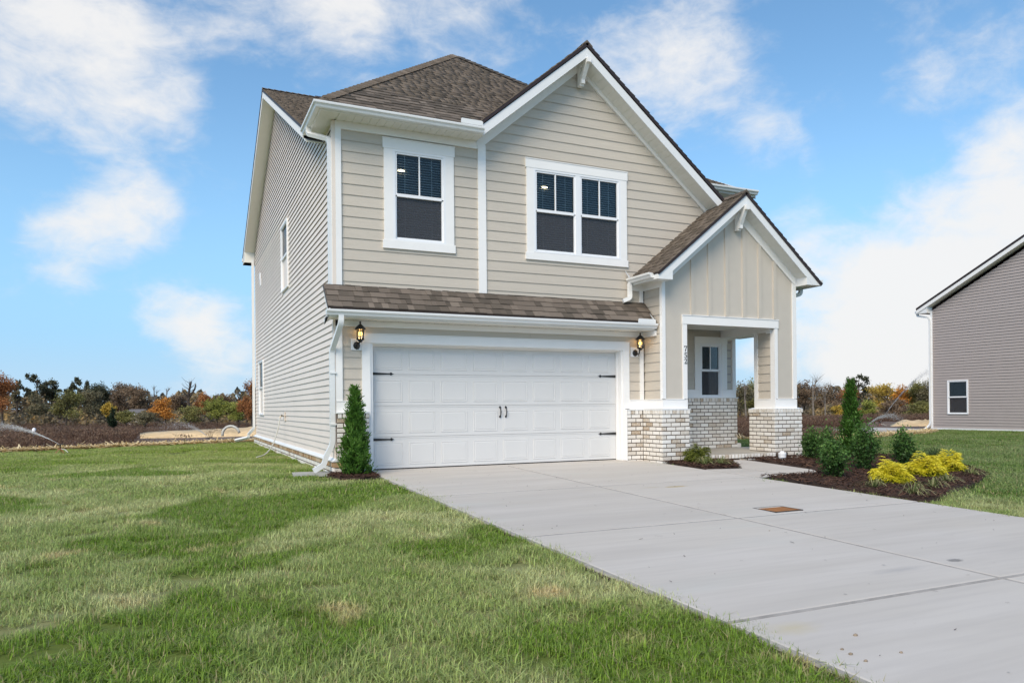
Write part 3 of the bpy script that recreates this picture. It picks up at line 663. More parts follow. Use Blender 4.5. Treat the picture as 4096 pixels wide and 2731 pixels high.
board('opening_casing', FP, 5.87, 5.972, 1.18, 2.622, -.05, tb2); board('opening_casing', FP, 8.189, 8.272, 1.18, 2.622, -.05, tb2)
for a0, a1 in ((5.39, 5.972), (8.189, 8.787)):
    board('skirt_board', FP, a0, a1, .99, 1.165, -.05, tb2+.003); board('drip_cap', FP, a0+.08, a1-.08, 1.166, 1.18, -.05, tb2+.01)
board('porch_header', FP, 5.862, 8.29, 2.622, 2.785, -.05, tb2+.008); board('header_cap', FP, 5.856, 8.298, 2.786, 2.802, -.05, tb2+.018)
MB(FP).prism([(5.60, 3.505), (7.2, 4.80), (7.2, 4.99), (5.40, 3.535)], -.02, .032).build('rake_frieze', 'white_trim', house)
MB(FP).prism([(7.2, 4.80), (8.74, 3.545), (8.80, 3.72), (7.2, 4.99)], -.02, .0325).build('rake_frieze', 'white_trim', house)
# right post
post = MB().box(8.235, 8.76, -.78, -.24, .99, 2.62).build('porch_post', 'white_trim', house)
PLX = LEFT(8.205)
for a0, a1 in ((-.823, -.697), (-.329, -.224)): board('post_casing', PLX, a0, a1, .99, 2.62, -.02, .0145, post)
board('post_skirt', PLX, -.697, -.329, .99, 1.165, -.02, .0145, post); board('drip_cap', PLX, -.697, -.329, 1.166, 1.18, -.02, .022, post); board('post_bracket', PLX, -.72, -.60, 2.53, 2.62, .017, .04, post)
for k in range(9):
    c0 = 1.17+.1802*k
    if c0 < 2.6: lap('siding_board', post, LEFT(8.197), [(-.697, -.329, -.697, -.329)], c0, min(c0+.1802, 2.62), 'fiber_siding')
board('post_rear', RIGHT(8.745), -.80, -.224, .99, 2.62, -.02, .04, post)
# porch beams, ceiling, floor
MB().box(5.45, 8.76, -.765, .72, 2.72, 2.78).build('porch_ceiling', 'soffit_white', house)
b_ = MB(); b_.box(8.19, 8.75, -.765, .83, 2.56, 2.72); b_.box(5.95, 8.189, -.765, -.66, 2.62, 2.72); b_.build('porch_beam', 'white_trim', house)
MB().box(5.5, 5.965, -.7, .75, -.1, 2.72).build('porch_inner_wall', 'fiber_siding', house)
fl = MB(); fl.rings([[(5.94, YB-.012, .02), (8.9, YB+.1, .02), (8.9, .72, .02), (5.94, .72, .02)], [(5.94, YB-.012, .083), (8.9, YB+.1, .083), (8.9, .72, .102), (5.94, .72, .102)]]); fl.build('porch_floor', 'porch_concrete', house)
YR = .84; FR = FRONT(YR)
rw = MB(FR); holes_wall(rw, 5.9, 8.6, 1.215, 2.75, -.05, -.02, [(7.6, 8.215, 1.228, 2.435)]); porch_rear = rw.build('porch_rear_wall', 'fiber_siding', house)
for k in range(9):
    c0 = 1.24+.1802*k; c1 = min(c0+.1802, 2.73)
    if c0 < 2.7:
        for a, b in cut(6.9, 8.53, [(7.6, 8.215, 1.228, 2.435)], c0, c1): lap('siding_board', porch_rear, FR, [(a, b, a, b)], c0, c1, 'fiber_siding')
board('side_casing', FR, 7.46, 7.605, 1.41, 2.436, tf, tb); board('side_casing', FR, 8.212, 8.36, 1.41, 2.436, tf, tb); board('head_casing', FR, 7.455, 8.375, 2.437, 2.585, tf, tb+.004)
board('skirt_board', FR, 6.9, 7.605, 1.228, 1.405, tf, tb+.003); board('skirt_board', FR, 8.212, 8.61, 1.228, 1.405, tf, tb+.003); board('corner_board', FR, 8.52, 8.61, 1.405, 2.75, tf, tb); board('frieze_board', FR, 8.375, 8.52, 2.53, 2.75, tf, tb)
window(FR, 7.605, 8.212, 1.228, 2.436, 1, depth=.015, slats=False)
MB().box(8.552, 8.66, .72, .9, .1, .19).build('brick_return', 'brick_face', house)
# the number on the casing: digits drawn as thick and thin strokes
DG = {'7': [[(0, 1), (1, 1), (1, .86), (0, .86)], [(0, .86), (0, .70), (.07, .70), (.16, .86)], [(1, .9), (.66, .5), (.5, 0), (.22, 0), (.42, .46), (.80, .88)]],
      '5': [[(.12, 1), (.95, 1), (.90, .84), (.12, .84)], [(.12, .95), (.22, .95), (.18, .52), (.08, .50)], [(.10, .52), (.2, .62), (.55, .65), (.84, .52), (.96, .30), (.70, .32), (.58, .50), (.3, .53)], [(.96, .32), (.86, .10), (.5, 0), (.45, .09), (.62, .14), (.70, .32)], [(.52, 0), (.16, .02), (.02, .12), (.08, .22), (.2, .2), (.3, .09), (.48, .09)]],
      '2': [[(.05, .72), (.1, .9), (.42, 1), (.46, .91), (.28, .86), (.2, .68), (.1, .66)], [(.42, 1), (.76, .95), (.9, .74), (.62, .72), (.58, .88), (.44, .91)], [(.9, .76), (.84, .55), (.2, .08), (.04, .06), (.52, .5), (.62, .74)], [(.03, 0), (.92, 0), (.98, .28), (.88, .28), (.80, .16), (.03, .13)]]}
num = bpy.data.objects.new('house_number', None); num.empty_display_size = .05; link(num, house)
for ch, zc, zt_ in (('7', 2.095, 2.2), ('5', 1.970, 2.072), ('2', 1.855, 1.956)):
    g = MB(FP)
    for i, pol in enumerate(DG[ch]): g.prism([(5.901+.066*x, zc+(zt_-zc)*y) for x, y in pol], tb2-.001, tb2+.004+.0006*i)
    g.build('digit', 'black_iron', num)

# ------------------------------------------------------------------ roofs
TAB = MB(); TAB.v = [(0, 0, 0), (1, 0, 0), (1, 1, 0), (0, 1, 0), (0, 0, .016), (1, 0, .016), (1, 1, .003), (0, 1, .003)]
TAB.f = [(0, 3, 2, 1), (4, 5, 6, 7), (0, 1, 5, 4), (1, 2, 6, 5), (2, 3, 7, 6), (3, 0, 4, 7)]
TABM = TAB.mesh('shingle', 'shingle_single')
N_SH = [0]
def roof(name, O_, U, V, poly, thick=.05, expo=.142, rows_obj=0, mat='shingle_field', deck=True):
    """a roof slope: O_ eave corner, U along the eave, V up the slope; poly = outline in (u, v). The first rows are single shingles"""
    O_, U, V = Vector(O_), Vector(U).normalized(), Vector(V).normalized(); Nn = U.cross(V).normalized()
    if Nn.z < 0: Nn = -Nn
    d = MB(lambda a, b, c: tuple(O_+U*a+V*b+Nn*c)); d.prism(poly, -thick, -.004, 'c')
    rf = d.build(name, 'drip_edge', house)
    vmax = max(p[1] for p in poly)
    def span(v):
        xs = []
        n = len(poly)
        for i in range(n):
            (x0, y0), (x1, y1) = poly[i], poly[(i+1) % n]
            if (y0-v)*(y1-v) <= 0 and abs(y1-y0) > 1e-9: xs.append(x0+(x1-x0)*(v-y0)/(y1-y0))
        return (min(xs), max(xs)) if xs else None
    vs, fs, tn = [], [], []
    row = 0; v = .0
    while v < vmax-.01:
        v1 = min(v+expo+.012, vmax-.001); s0, s1 = span(v+.001), span(v1-.0005)
        if not s0 or not s1: break
        u = min(s0[0], s1[0])-random.random()*.25; hi = max(s0[1], s1[1])
        while u < hi:
            wd = random.choice((.09, .11, .13, .16, .19, .22, .26)); e = u+wd-.0012
            a0, b0 = max(u, s0[0]), min(e, s0[1]); a1, b1 = max(u, s1[0]), min(e, s1[1])
            lift = random.choice((0, 0, .004, .0065)); dv = random.choice((0, 0, .003, -.003))
            if b0-a0 > .004 or b1-a1 > .004:
                b0, b1 = max(a0, b0), max(a1, b1)
                if row < rows_obj and N_SH[0] < 300 and abs((b0-a0)-(b1-a1)) < .002 and b0-a0 > .03:
                    p = O_+U*a0+V*(v+dv)+Nn*lift; w_ = b0-a0; ln = v1-v
                    inst('shingle', TABM, rf, Matrix(((U.x*w_, V.x*ln, Nn.x, p.x), (U.y*w_, V.y*ln, Nn.y, p.y), (U.z*w_, V.z*ln, Nn.z, p.z), (0, 0, 0, 1)))); N_SH[0] += 1
                else:
                    k = len(vs); h0, h1 = .017+lift, .003+lift
                    for a, vv, h in ((a0, v+dv, 0), (b0, v+dv, 0), (b1, v1, 0), (a1, v1, 0), (a0, v+dv, h0), (b0, v+dv, h0), (b1, v1, h1), (a1, v1, h1)): vs.append(tuple(O_+U*a+V*vv+Nn*h))
                    fs += [(k+4, k+5, k+6, k+7), (k, k+1, k+5, k+4), (k+1, k+2, k+6, k+5), (k+3, k, k+4, k+7)]; tn += [random.uniform(.18, .82)]*8
            u += wd
        v += expo; row += 1
    if fs:
        o = bpy.data.objects.new('shingles', np_mesh('shingles', vs, fs, mat, {'tone': tn})); link(o, rf); o['kind'] = 'stuff'
    return rf
def caps(parent, p0, p1, na, nb, wid=.15, step=.145):
    """hip or ridge caps folded over the line p0-p1, lapping uphill; na, nb the two slope directions away from the line"""
    p0, p1 = Vector(p0), Vector(p1); d = (p1-p0); n = int(d.length/step); d.normalize(); na = Vector(na).normalized(); nb = Vector(nb).normalized()
    up = (-(na+nb)).normalized()
    if up.z < 0: up = -up
    vs, fs, tn = [], [], []
    for i in range(n):
        a = p0+d*(i*step); b = a+d*(step+.03); t = random.gauss(.5, .16)
        k = len(vs)
        for q, h in ((a, .046), (b, .030)):
            for off in (na*wid, Vector((0, 0, 0)), nb*wid):
                vs.append(tuple(q+off+up*(h if off.length == 0 else h*.9)))
        fs += [(k, k+1, k+4, k+3), (k+1, k+2, k+5, k+4)]
        k2 = len(vs)
        for off in (na*wid, Vector((0, 0, 0)), nb*wid): vs.append(tuple(a+off+up*.004))
        fs += [(k2, k2+1, k+1, k), (k2+1, k2+2, k+2, k+1)]; tn += [t]*9
    o = bpy.data.objects.new('ridge_caps', np_mesh('ridge_caps', vs, fs, 'shingle_field', {'tone': tn})); link(o, parent); o['kind'] = 'stuff'
# garage skirt roof (45 degrees): all single shingles
q2 = math.sqrt(.5)
ZR0, YR0 = 2.655, -.645
roof('garage_roof', (-.83, YR0, ZR0), (1, 0, 0), (0, 1, 1), [(0, 0), (6.22, 0), (6.22, .59), (0, .59)], rows_obj=9)
MB().prism([(-.23, 3.03), (-.655, 2.60), (-.655, 2.51), (-.60, 2.505), (-.23, 2.89)], -.815, -.79, 'a').build('rake_board', 'white_trim', house)
# porch gable roof
PA, PZ_ = 7.2, 5.23; PY0, PY1 = -1.135, .8
ls, rs = .81, .84
xe = 5.08; ze = PZ_-ls*(PA-xe); lv = math.hypot(PA-xe, PZ_-ze)
pr = roof('porch_roof', (xe, PY1, ze), (0, -1, 0), (PA-xe, 0, PZ_-ze), [(0, 0), (PY1-PY0, 0), (PY1-PY0, lv), (0, lv)], rows_obj=0)
xr = 9.21; zr_ = PZ_-rs*(xr-PA); rv = math.hypot(xr-PA, PZ_-zr_)
pr2 = roof('porch_roof', (xr, PY0, zr_), (0, 1, 0), (PA-xr, 0, PZ_-zr_), [(0, 0), (PY1-PY0, 0), (PY1-PY0, rv), (0, rv)])
caps(pr, (PA, PY0, PZ_+.004), (PA, PY1, PZ_+.004), (-1, 0, -ls), (1, 0, -rs))
# big street gable
GA, GZ, GY0 = 3.95, 7.765, -.575
lsl, rsl = .833, .802
def slope_roof(name, xa, za, xb, zb, y0, y1a, y1b, flip, **k):
    """slope from eave (xa,za) to ridge (xb,zb) running back in y"""
    L_ = math.hypot(xb-xa, zb-za)
    if not flip: return roof(name, (xa, y1a, za), (0, -1, 0), (xb-xa, 0, zb-za), [(0, 0), (y1a-y0, 0), (y1a-y0, L_), (y1a-y1b, L_)], **k)
    return roof(name, (xa, y0, za), (0, 1, 0), (xb-xa, 0, zb-za), [(0, 0), (y1a-y0, 0), (y1b-y0, L_), (0, L_)], **k)
g1 = slope_roof('gable_roof', 1.80, GZ-lsl*(GA-1.80), GA, GZ, GY0, -.35, 1.75, False)
g2 = slope_roof('gable_roof', 7.2, GZ-rsl*(7.2-GA), GA, GZ, GY0, .55, 1.9, True)
caps(g1, (GA, GY0, GZ+.004), (GA, 1.8, GZ+.004), (-1, 0, -lsl), (1, 0, -rsl))
# front hip
HC = Vector((-.945, -.615, 5.88)); HA = Vector((2.642, 2.985, 8.83))
hp = (HA.z-HC.z)/(HA.y-HC.y); Lh = math.hypot(HA.y-HC.y, HA.z-HC.z); vv = lambda y: (y-HC.y)*math.hypot(1, hp)
h1 = roof('hip_roof', HC, (1, 0, 0), (0, 1, hp), [(0, 0), (1.70+.945, 0), (GA+.945, vv(1.72)), (4.15+.945, vv(1.76)), (HA.x-HC.x, vv(HA.y))], rows_obj=99)
vL = math.hypot(HA.x-HC.x, HA.z-HC.z)
h2 = roof('hip_roof', (HC.x, .62, HC.z), (0, -1, 0), (HA.x-HC.x, 0, HA.z-HC.z), [(0, 0), (.62-HC.y, 0), (.62-HA.y, vL), (.62-6.58, vL)])
def hipcaps(p0, p1, n1, n2, wid=.15):
    d = (Vector(p1)-Vector(p0)).normalized(); n1, n2 = Vector(n1).normalized(), Vector(n2).normalized()
    a = d.cross(n1).normalized(); b = d.cross(n2).normalized()
    if a.dot(n2) > 0: a = -a
    if b.dot(n1) > 0: b = -b
    caps(h1, p0, p1, a, b, wid)
hipcaps(HC+Vector((.1, .1, .1*hp)), HA, (0, -hp, 1), (-hp, 0, 1))
HR = HA+Vector((1.75, -.85*1.75, -hp*.85*1.75))
hipcaps(HR, HA, (0, -hp, 1), (hp*.85, 0, 1))
# right slope of the hip, out of sight from the street
MB().quad(tuple(HA), tuple(HR), (4.47, 4., 7.55), (2.642, 6.58, 8.83)).build('hip_roof', 'roof_grey', house)
# main roof, ridge along the street
RY, RZ, RX0, RX1 = 7.16, 9.12, -.965, 8.95
mp = .498; ey = .50; ez = RZ-mp*(RY-ey); Lm = math.hypot(RY-ey, RZ-ez)
m1 = roof('main_roof', (RX0, ey, ez), (1, 0, 0), (0, RY-ey, RZ-ez), [(0, .12), (3.2, .12), (6.5, 0), (RX1-RX0, 0), (RX1-RX0, Lm), (0, Lm)])
Lb = math.hypot(13.45-RY, RZ-6.07)
roof('main_roof', (RX1, 13.45, 6.07), (-1, 0, 0), (0, RY-13.45, RZ-6.07), [(0, 0), (RX1-RX0, 0), (RX1-RX0, Lb), (0, Lb)], expo=.3)
caps(m1, (RX0, RY, RZ+.004), (RX1, RY, RZ+.004), (0, -1, -mp), (0, 1, -mp))
MB().prism([(RY-.16, RZ-.05), (RY, RZ+.06), (RY+.16, RZ-.05)], .35, 8.0, 'a').build('ridge_vent', 'drip_edge', house)
# rake boards, soffits of the side gable
def rake_side(y0, z0, y1, z1, nm, h=.15):
    MB().prism([(y0, z0-.06), (y1, z1-.06), (y1, z1-.06-h), (y0, z0-.06-h)], RX0+.012, RX0+.035, 'a').build(nm, 'white_trim', house)
rake_side(.92, RZ-mp*(RY-.92), RY, RZ, 'rake_board'); rake_side(13.42, 6.085, RY, RZ, 'rake_board')
MB().prism([(.7, RZ-mp*(RY-.7)-.21), (RY, RZ-.21), (13.4, 6.1-.21), (13.4, 6.1-.24), (RY, RZ-.24), (.7, RZ-mp*(RY-.7)-.24)], RX0+.036, -.63, 'a').build('rake_soffit', 'soffit_white', house)
b_ = MB(); b_.prism([(12.86, 5.80), (13.42, 5.80), (13.42, 6.05), (12.86, 6.28)], RX0+.02, -.62, 'a'); b_.build('eave_return', 'soffit_white', house)
MB().box(RX0, 8.5, 12.9, 13.4, 5.80, 5.83).build('rear_soffit', 'soffit_white', house); MB().box(RX0-.01, 8.8, 13.44, 13.56, 5.93, 6.04).build('rear_gutter', 'white_metal', house)
MB().prism([(.66, 5.96), (1.0, 6.02), (1.0, 5.86), (.70, 5.78), (.66, 5.80)], RX0+.011, RX0+.03, 'a').build('rake_foot', 'white_trim', house)
# eave of the front hip: fascia, soffit panels, gutter
SFZ = 5.768
f_ = MB(); f_.box(-.92, 1.86, -.575, -.545, SFZ-.012, 5.875); f_.box(-.92, -.892, -.545, .68, SFZ-.012, 5.875); f_.build('fascia', 'white_metal', house)
def soffit_strip(a0, a1, xf, b0, b1, c, step, parent=house, slope=None):
    n = max(1, round((a1-a0)/step)); p = (a1-a0)/n
    for i in range(n):
        m_ = MB(xf); l, r_ = a0+i*p, a0+(i+1)*p
        zc = (lambda a: c) if slope is None else slope
        g_ = .014
        m_.v += [xf(*q) for q in ((l+g_, b0, zc(l+g_)), (r_, b0, zc(r_)), (r_, b1, zc(r_)), (l+g_, b1, zc(l+g_)), (l, b0, zc(l)+.011), (r_, b0, zc(r_)+.011), (r_, b1, zc(r_)+.011), (l, b1, zc(l)+.011))]
        m_.f += [(0, 3, 2, 1), (4, 5, 6, 7), (0, 1, 5, 4), (1, 2, 6, 5), (2, 3, 7, 6), (3, 0, 4, 7)]
        m_.build('soffit_panel', 'soffit_white', parent)
soffit_strip(-.6, 1.87, FRONT(0), .205, .545, SFZ, .128)
s_ = MB(); s_.box(-.892, -.62, -.545, .68, SFZ, SFZ+.01); s_.box(-.9, 1.87, -.545, -.2, SFZ+.012, SFZ+.02); s_.build('corner_soffit', 'soffit_white', house)
GPROF = [(0, 0), (.062, 0), (.072, .012), (.078, .03), (.088, .045), (.108, .058), (.112, .075), (.112, .094), (.100, .094), (.100, .088), (0, .088)]
def gutter(path, parent=house, side=1, name='gutter', prof=GPROF):
    """K-style trough swept along a level path; outward is to the right of the walking direction (side=1)"""
    P = [Vector(p) for p in path]; out = []
    for i, p in enumerate(P):
        d0 = (P[i]-P[i-1]).normalized() if i else (P[1]-P[0]).normalized(); d1 = (P[i+1]-P[i]).normalized() if i < len(P)-1 else d0
        n0 = Vector((d0.y, -d0.x, 0))*side; n1 = Vector((d1.y, -d1.x, 0))*side; mt = (n0+n1); mt = mt/max(mt.dot(n0), .2)
        out.append([tuple(p+mt*w_+Vector((0, 0, h))) for w_, h in prof])
    return MB().rings(out).build(name, 'white_metal', parent)
g_ = gutter([(-.92, .68, 5.765), (-.92, -.575, 5.765), (1.845, -.575, 5.762)])
MB().prism([(1.41, 5.86), (1.41, 5.925), (1.425, 5.945), (1.79, 5.945), (1.81, 5.925), (1.81, 5.86)], -.688, -.684, 'b').build('splash_guard', 'white_metal', g_)
# big gable: fascia, soffit
def rake_front(xl, xa, xr_, za, sl, sr, y, dz0, dz1, nm='rake_fascia', zmin=(-9, -9)):
    for s_, x, sg in ((sl, xl, -1), (sr, xr_, 1)):
        z = za-s_*abs(x-xa)
        zm = zmin[0 if sg < 0 else 1]; low = [(x, z-dz1)] if z-dz1 >= zm else [(xa+sg*(za-dz1-zm)/s_, zm), (x, zm)]
        MB(FRONT(y)).prism([(x, z-dz0), (xa, za-dz0), (xa, za-dz1)]+low, -.022, 0 if sg < 0 else .0015).build(nm, 'white_metal', house)
GF = GY0+.02
rake_front(1.855, GA, 7.2, GZ, lsl, rsl, GF, .085, .268)
def rake_soffit(xa, za, x1, s_, sg, y0, y1, dz, step, x_start):
    zf = lambda a: za-dz-s_*abs(a)
    if sg > 0: soffit_strip(x_start-xa, x1-xa, lambda a, b, c: (xa+a, b, c), y0, y1, 0, step, slope=lambda a: zf(a))
    else: MB().prism([(x1, za-dz-s_*abs(x1-xa)), (xa, za-dz), (xa, za-dz+.01), (x1, za-dz-s_*abs(x1-xa)+.01)], y0, y1).build('rake_soffit', 'soffit_white', house)
rake_soffit(GA, GZ, 7.05, rsl, 1, GF+.02, -.2, .262, .118, GA+.02); rake_soffit(GA, GZ, 1.9, lsl, -1, GF+.02, -.2, .262, .12, GA)
PF = PY0+.02
rake_front(5.108, PA, 9.16, PZ_, ls, rs, PF, .062, .236, zmin=(3.396, 3.512))
rake_soffit(PA, PZ_, 8.79, rs, 1, PF+.02, YP+.01, .232, .118, PA+.02); rake_soffit(PA, PZ_, 5.45, ls, -1, PF+.02, YP+.01, .232, .12, PA)
# porch eave boxes, soffit, gutters
MB(FRONT(PF)).prism([(5.12, 3.395), (5.43, 3.40), (5.43, 3.575), (5.12, 3.42)], -.3, -.001).build('eave_return', 'white_metal', house)
MB(FRONT(PF)).prism([(9.09, 3.515), (8.79, 3.51), (8.79, 3.685), (9.09, 3.44+.09)], -.3, -.001).build('eave_return', 'white_metal', house)
MB().box(5.10, 5.125, PF+.01, -.2, 3.40, 3.53).build('fascia', 'white_metal', house); MB().box(5.12, 5.42, PF+.3, -.2, 3.435, 3.447).build('eave_soffit', 'soffit_white', house)
MB().box(9.09, 9.164, PF+.01, .8, 3.51, 3.62).build('fascia', 'white_metal', house); MB().box(8.78, 9.08, PF+.3, .8, 3.515, 3.527).build('eave_soffit', 'soffit_white', house)
gp = gutter([(5.10, -.22, 3.435), (5.10, PF+.13, 3.435)], side=1)
gq = gutter([(9.165, PF+.06, 3.545), (9.165, .8, 3.545)], side=1, prof=[(a*1.3, b*1.1) for a, b in GPROF])
# kick-out flashings
for (x, y, z) in ((5.06, -.215, 3.56), (5.36, -.60, 2.69)):
    k_ = MB(); k_.quad((x-.02, y+.0, z-.03), (x-.11, y-.02, z+.13), (x+.02, y-.005, z+.02)); k_.quad((x-.02, y+.0, z-.03), (x-.11, y-.02, z+.13), (x-.06, y-.1, z-.04)); k_.build('kickout_flashing', 'white_metal', house)
# garage eave: fascia, soffit, gutter
MB().box(-.815, 5.385, -.60, -.575, 2.50, 2.665).build('fascia', 'white_metal', house)
soffit_strip(-.60, 5.385, FRONT(0), .205, .575, 2.503, .128)
s_ = MB(); s_.box(-.815, -.6, -.575, -.2, 2.503, 2.511); s_.box(-.815, 5.385, -.575, -.2, 2.515, 2.52); s_.build('corner_soffit', 'soffit_white', house)
MB().prism([(-.21, 2.50), (-.60, 2.50), (-.60, 2.53), (-.34, 2.53), (-.21, 2.42)], -.815, -.80, 'a').build('eave_return', 'white_metal', house)
gg = gutter([(-.86, -.60, 2.518), (5.385, -.60, 2.525)], side=1)
MB().prism([(4.93, 2.61), (4.93, 2.68), (4.95, 2.70), (5.31, 2.70), (5.33, 2.68), (5.33, 2.61)], -.712, -.708, 'b').build('splash_guard', 'white_metal', gg)
# right rear eave
gr_ = gutter([(5.5, .475, 5.765), (8.92, .475, 5.765)], side=1)
MB().box(5.5, 8.9, .475, .5, 5.73, 5.86).build('fascia', 'white_metal', house); MB().box(5.5, 8.88, .5, .86, 5.735, 5.745).build('eave_soffit', 'soffit_white', house)
board('frieze_board', FRONT(.85), 5.5, 8.5, 5.6, 5.735, 0, .02); board('corner_board', FRONT(.85), 8.40, 8.51, 3.6, 5.6, 0, .02)
MB(RIGHT(8.93)).prism([(.5, 5.84), (RY, RZ-.06), (RY, RZ-.22), (.5, 5.70)], 0, .02).build('rake_board', 'white_trim', house)
# downspouts
def dsect(w_, d_): return [(-w_/2, -d_/2), (-w_/6, -d_/2), (-w_/6+.006, -d_/2+.008), (w_/6-.006, -d_/2+.008), (w_/6, -d_/2), (w_/2, -d_/2), (w_/2, d_/2), (-w_/2, d_/2)]
def downspout(path, parent=house, w_=.08, d_=.06):
    return MB().tube(path, 0, sect=dsect(w_, d_)).build('downspout', 'white_metal', parent, smooth=False)
def bend(pts, n=4, r=.09):
    """round the corners of a path"""
    P = [Vector(p) for p in pts]; out = [P[0]]
    for i in range(1, len(P)-1):
        a, b = (P[i-1]-P[i]), (P[i+1]-P[i]); ra = min(r, a.length*.45, b.length*.45); p0 = P[i]+a.normalized()*ra; p1 = P[i]+b.normalized()*ra
        for j in range(n+1):
            t = j/n; out.append(p0*(1-t)**2+P[i]*2*t*(1-t)+p1*t*t)
    return out+[P[-1]]
XD = XS-.045
d1 = downspout(bend([(-.955, .30, 5.775), (-.955, .30, 5.66), (XD, -.14, 5.46), (XD, -.165, 5.3), (XD, -.165, 3.02)], 5, .14))
d2 = downspout(bend([(-.63, -.645, 2.53), (-.63, -.645, 2.40), (XD, -.20, 2.0), (XD, -.19, 1.88), (XD, -.19, .47), (-.80, -.19, .27), (-.83, -.19, .14), (-1.0, -.19, .045)], 5, .09))
for zc in (1.62, .78): MB().box(XD-.043, XD+.06, -.235, -.145, zc, zc+.03).build('strap', 'white_metal', d2)
d3 = downspout(bend([(-.70, 12.86, 5.9), (-.70, 12.86, .45), (-.86, 13.0, .25), (-.86, 13.0, .15), (-1.25, 13.3, .05)], 4, .1))
d4 = downspout(bend([(5.045, -.26, 3.44), (5.045, -.26, 3.24), (5.02, -.30, 3.14), (4.86, -.30, 3.075)], 5, .1), w_=.075, d_=.06)
d5 = downspout(bend([(9.19, -.56, 3.56), (9.19, -.56, 3.42), (9.05, -.54, 3.375), (8.80, -.5, 3.36)], 5, .1), w_=.075, d_=.06)
c_ = MB(LEFT(XS)); c_.box(-.075, -.035, .0, .022, 3.05, 5.4); c_.build('vinyl_corner_post', 'white_vinyl', house)
c_ = MB(); c_.box(-.668, -.631, -.206, -.13, .24, 2.5); c_.box(-.668, -.613, -.206, -.13, 3.0, 5.76); c_.build('vinyl_corner_post', 'vinyl_siding', house)
# gable brackets
def bracket(xc, yw, zt_, zb, out):
    b = MB(FRONT(yw)); h = .042
    b.prism([(xc-h, zb), (xc+h, zb), (xc+h, zt_), (xc-h, zt_)], 0, .10)
    br = b.build('gable_bracket', 'white_trim', house)
    c = MB(FRONT(yw)); c.box(xc-h+.001, xc+h-.001, .1, out+.03, zt_-.09, zt_); c.build('bracket_arm', 'white_trim', br)
    d = MB(lambda a, b_, c_: (xc+a, yw-b_, c_)); d.v = []
    d.prism([(.10, zb+.03), (.15, zb+.03), (.15, zb+.10), (out-.02, zt_-.09), (out-.10, zt_-.09), (.10, zb+.17)], -h+.003, h-.003, 'a'); d.build('bracket_brace', 'white_trim', br)
bracket(3.985, T, 7.50, 7.075, .355); bracket(7.205, YP, 4.97, 4.52, .31)
# wall lanterns
def lantern(x, z, y):
    ml = MB(FRONT(y)).box(x-.03-.093, x-.03+.093, -.03, .012, z-.075, z+.115).build('mounting_block', 'white_vinyl', house)
    xl = x
    b = MB(); cy = y-.012
    b.rings([[(xl-.03+r_*math.cos(k*math.pi/4), cy-d, z+.0+r_*1.15*math.sin(k*math.pi/4)) for k in range(8)] for r_, d in ((.058, 0), (.058, .012), (.04, .03), (.02, .036))])
    pl = b.build('wall_lantern', 'black_iron', ml)
    b = MB(); yc = y-.155; zb = z+.085
    b.tube([(xl-.03, cy-.03, z+.02), (xl-.03, yc+.05, z-.03), (xl-.02, yc+.01, z-.01), (xl-.015, yc, z+.04), (xl, yc, zb)], .011, 6)
    b.tube([(xl-.03, yc+.03, z-.02), (xl-.03, yc+.03, z-.075)], .008, 6); b.lathe([(.02, zb-.045), (.045, zb-.012), (.068, zb), (.068, zb+.012), (.03, zb+.012)], (xl, yc), 8); b.build('lantern_arm', 'black_iron', ml)
    b = MB()
    for k in range(6):
        a = k*math.pi/3+.3; b.tube([(xl+.06*math.cos(a), yc+.06*math.sin(a), zb+.01), (xl+.065*math.cos(a), yc+.065*math.sin(a), zb+.165)], .0055, 4)
    b.lathe([(.07, zb+.16), (.092, zb+.168), (.088, zb+.182), (.06, zb+.215), (.022, zb+.25), (.012, zb+.262), (.012, zb+.272), (.019, zb+.284), (.012, zb+.298), (.001, zb+.302)], (xl, yc), 12); b.build('lantern_cage', 'black_iron', ml)
    MB().lathe([(.053, zb+.013), (.056, zb+.162)], (xl, yc), 12).build('lantern_glass', 'lamp_glass', ml, smooth=True)
    MB().lathe([(.012, zb+.01), (.015, zb+.055), (.018, zb+.06)], (xl, yc), 8).build('lamp_socket', 'white_vinyl', ml)
    MB().lathe([(.006, zb+.052), (.02, zb+.062), (.034, zb+.085), (.036, zb+.104), (.026, zb+.124), (.004, zb+.134)], (xl, yc), 12).build('lamp_bulb', 'bulb_glow', ml, smooth=True)
    ld = bpy.data.lights.new('lamp_light', 'POINT'); ld.energy = .35; ld.color = (1, .62, .25); ld.shadow_soft_size = .03
    lo = bpy.data.objects.new('lamp_light', ld); lo.location = (xl, yc, zb+.175-.03); link(lo, ml)
lantern(-.255, 2.09, S-.0); lantern(5.225, 2.09, S)
# tap on the side wall
fc = MB(LEFT(XS)).box(5.80, 5.98, .0, .02, .77, .985).build('tap_plate', 'vinyl_siding', house)
t_ = MB(); t_.tube([(XS-.02, 5.87, .89), (XS-.09, 5.87, .885), (XS-.12, 5.87, .85)], .014, 6); t_.tube([(XS-.075, 5.80, .915), (XS-.075, 5.94, .915)], .012, 5); t_.build('tap', 'brass', fc)
# vent caps high on the side wall
for y_, z_ in ((11.05, 5.05), (10.9, 4.86)):
    MB(LEFT(XS)).box(y_-.1, y_+.1, 0, .035, z_-.1, z_+.1).build('wall_vent', 'white_vinyl', house)

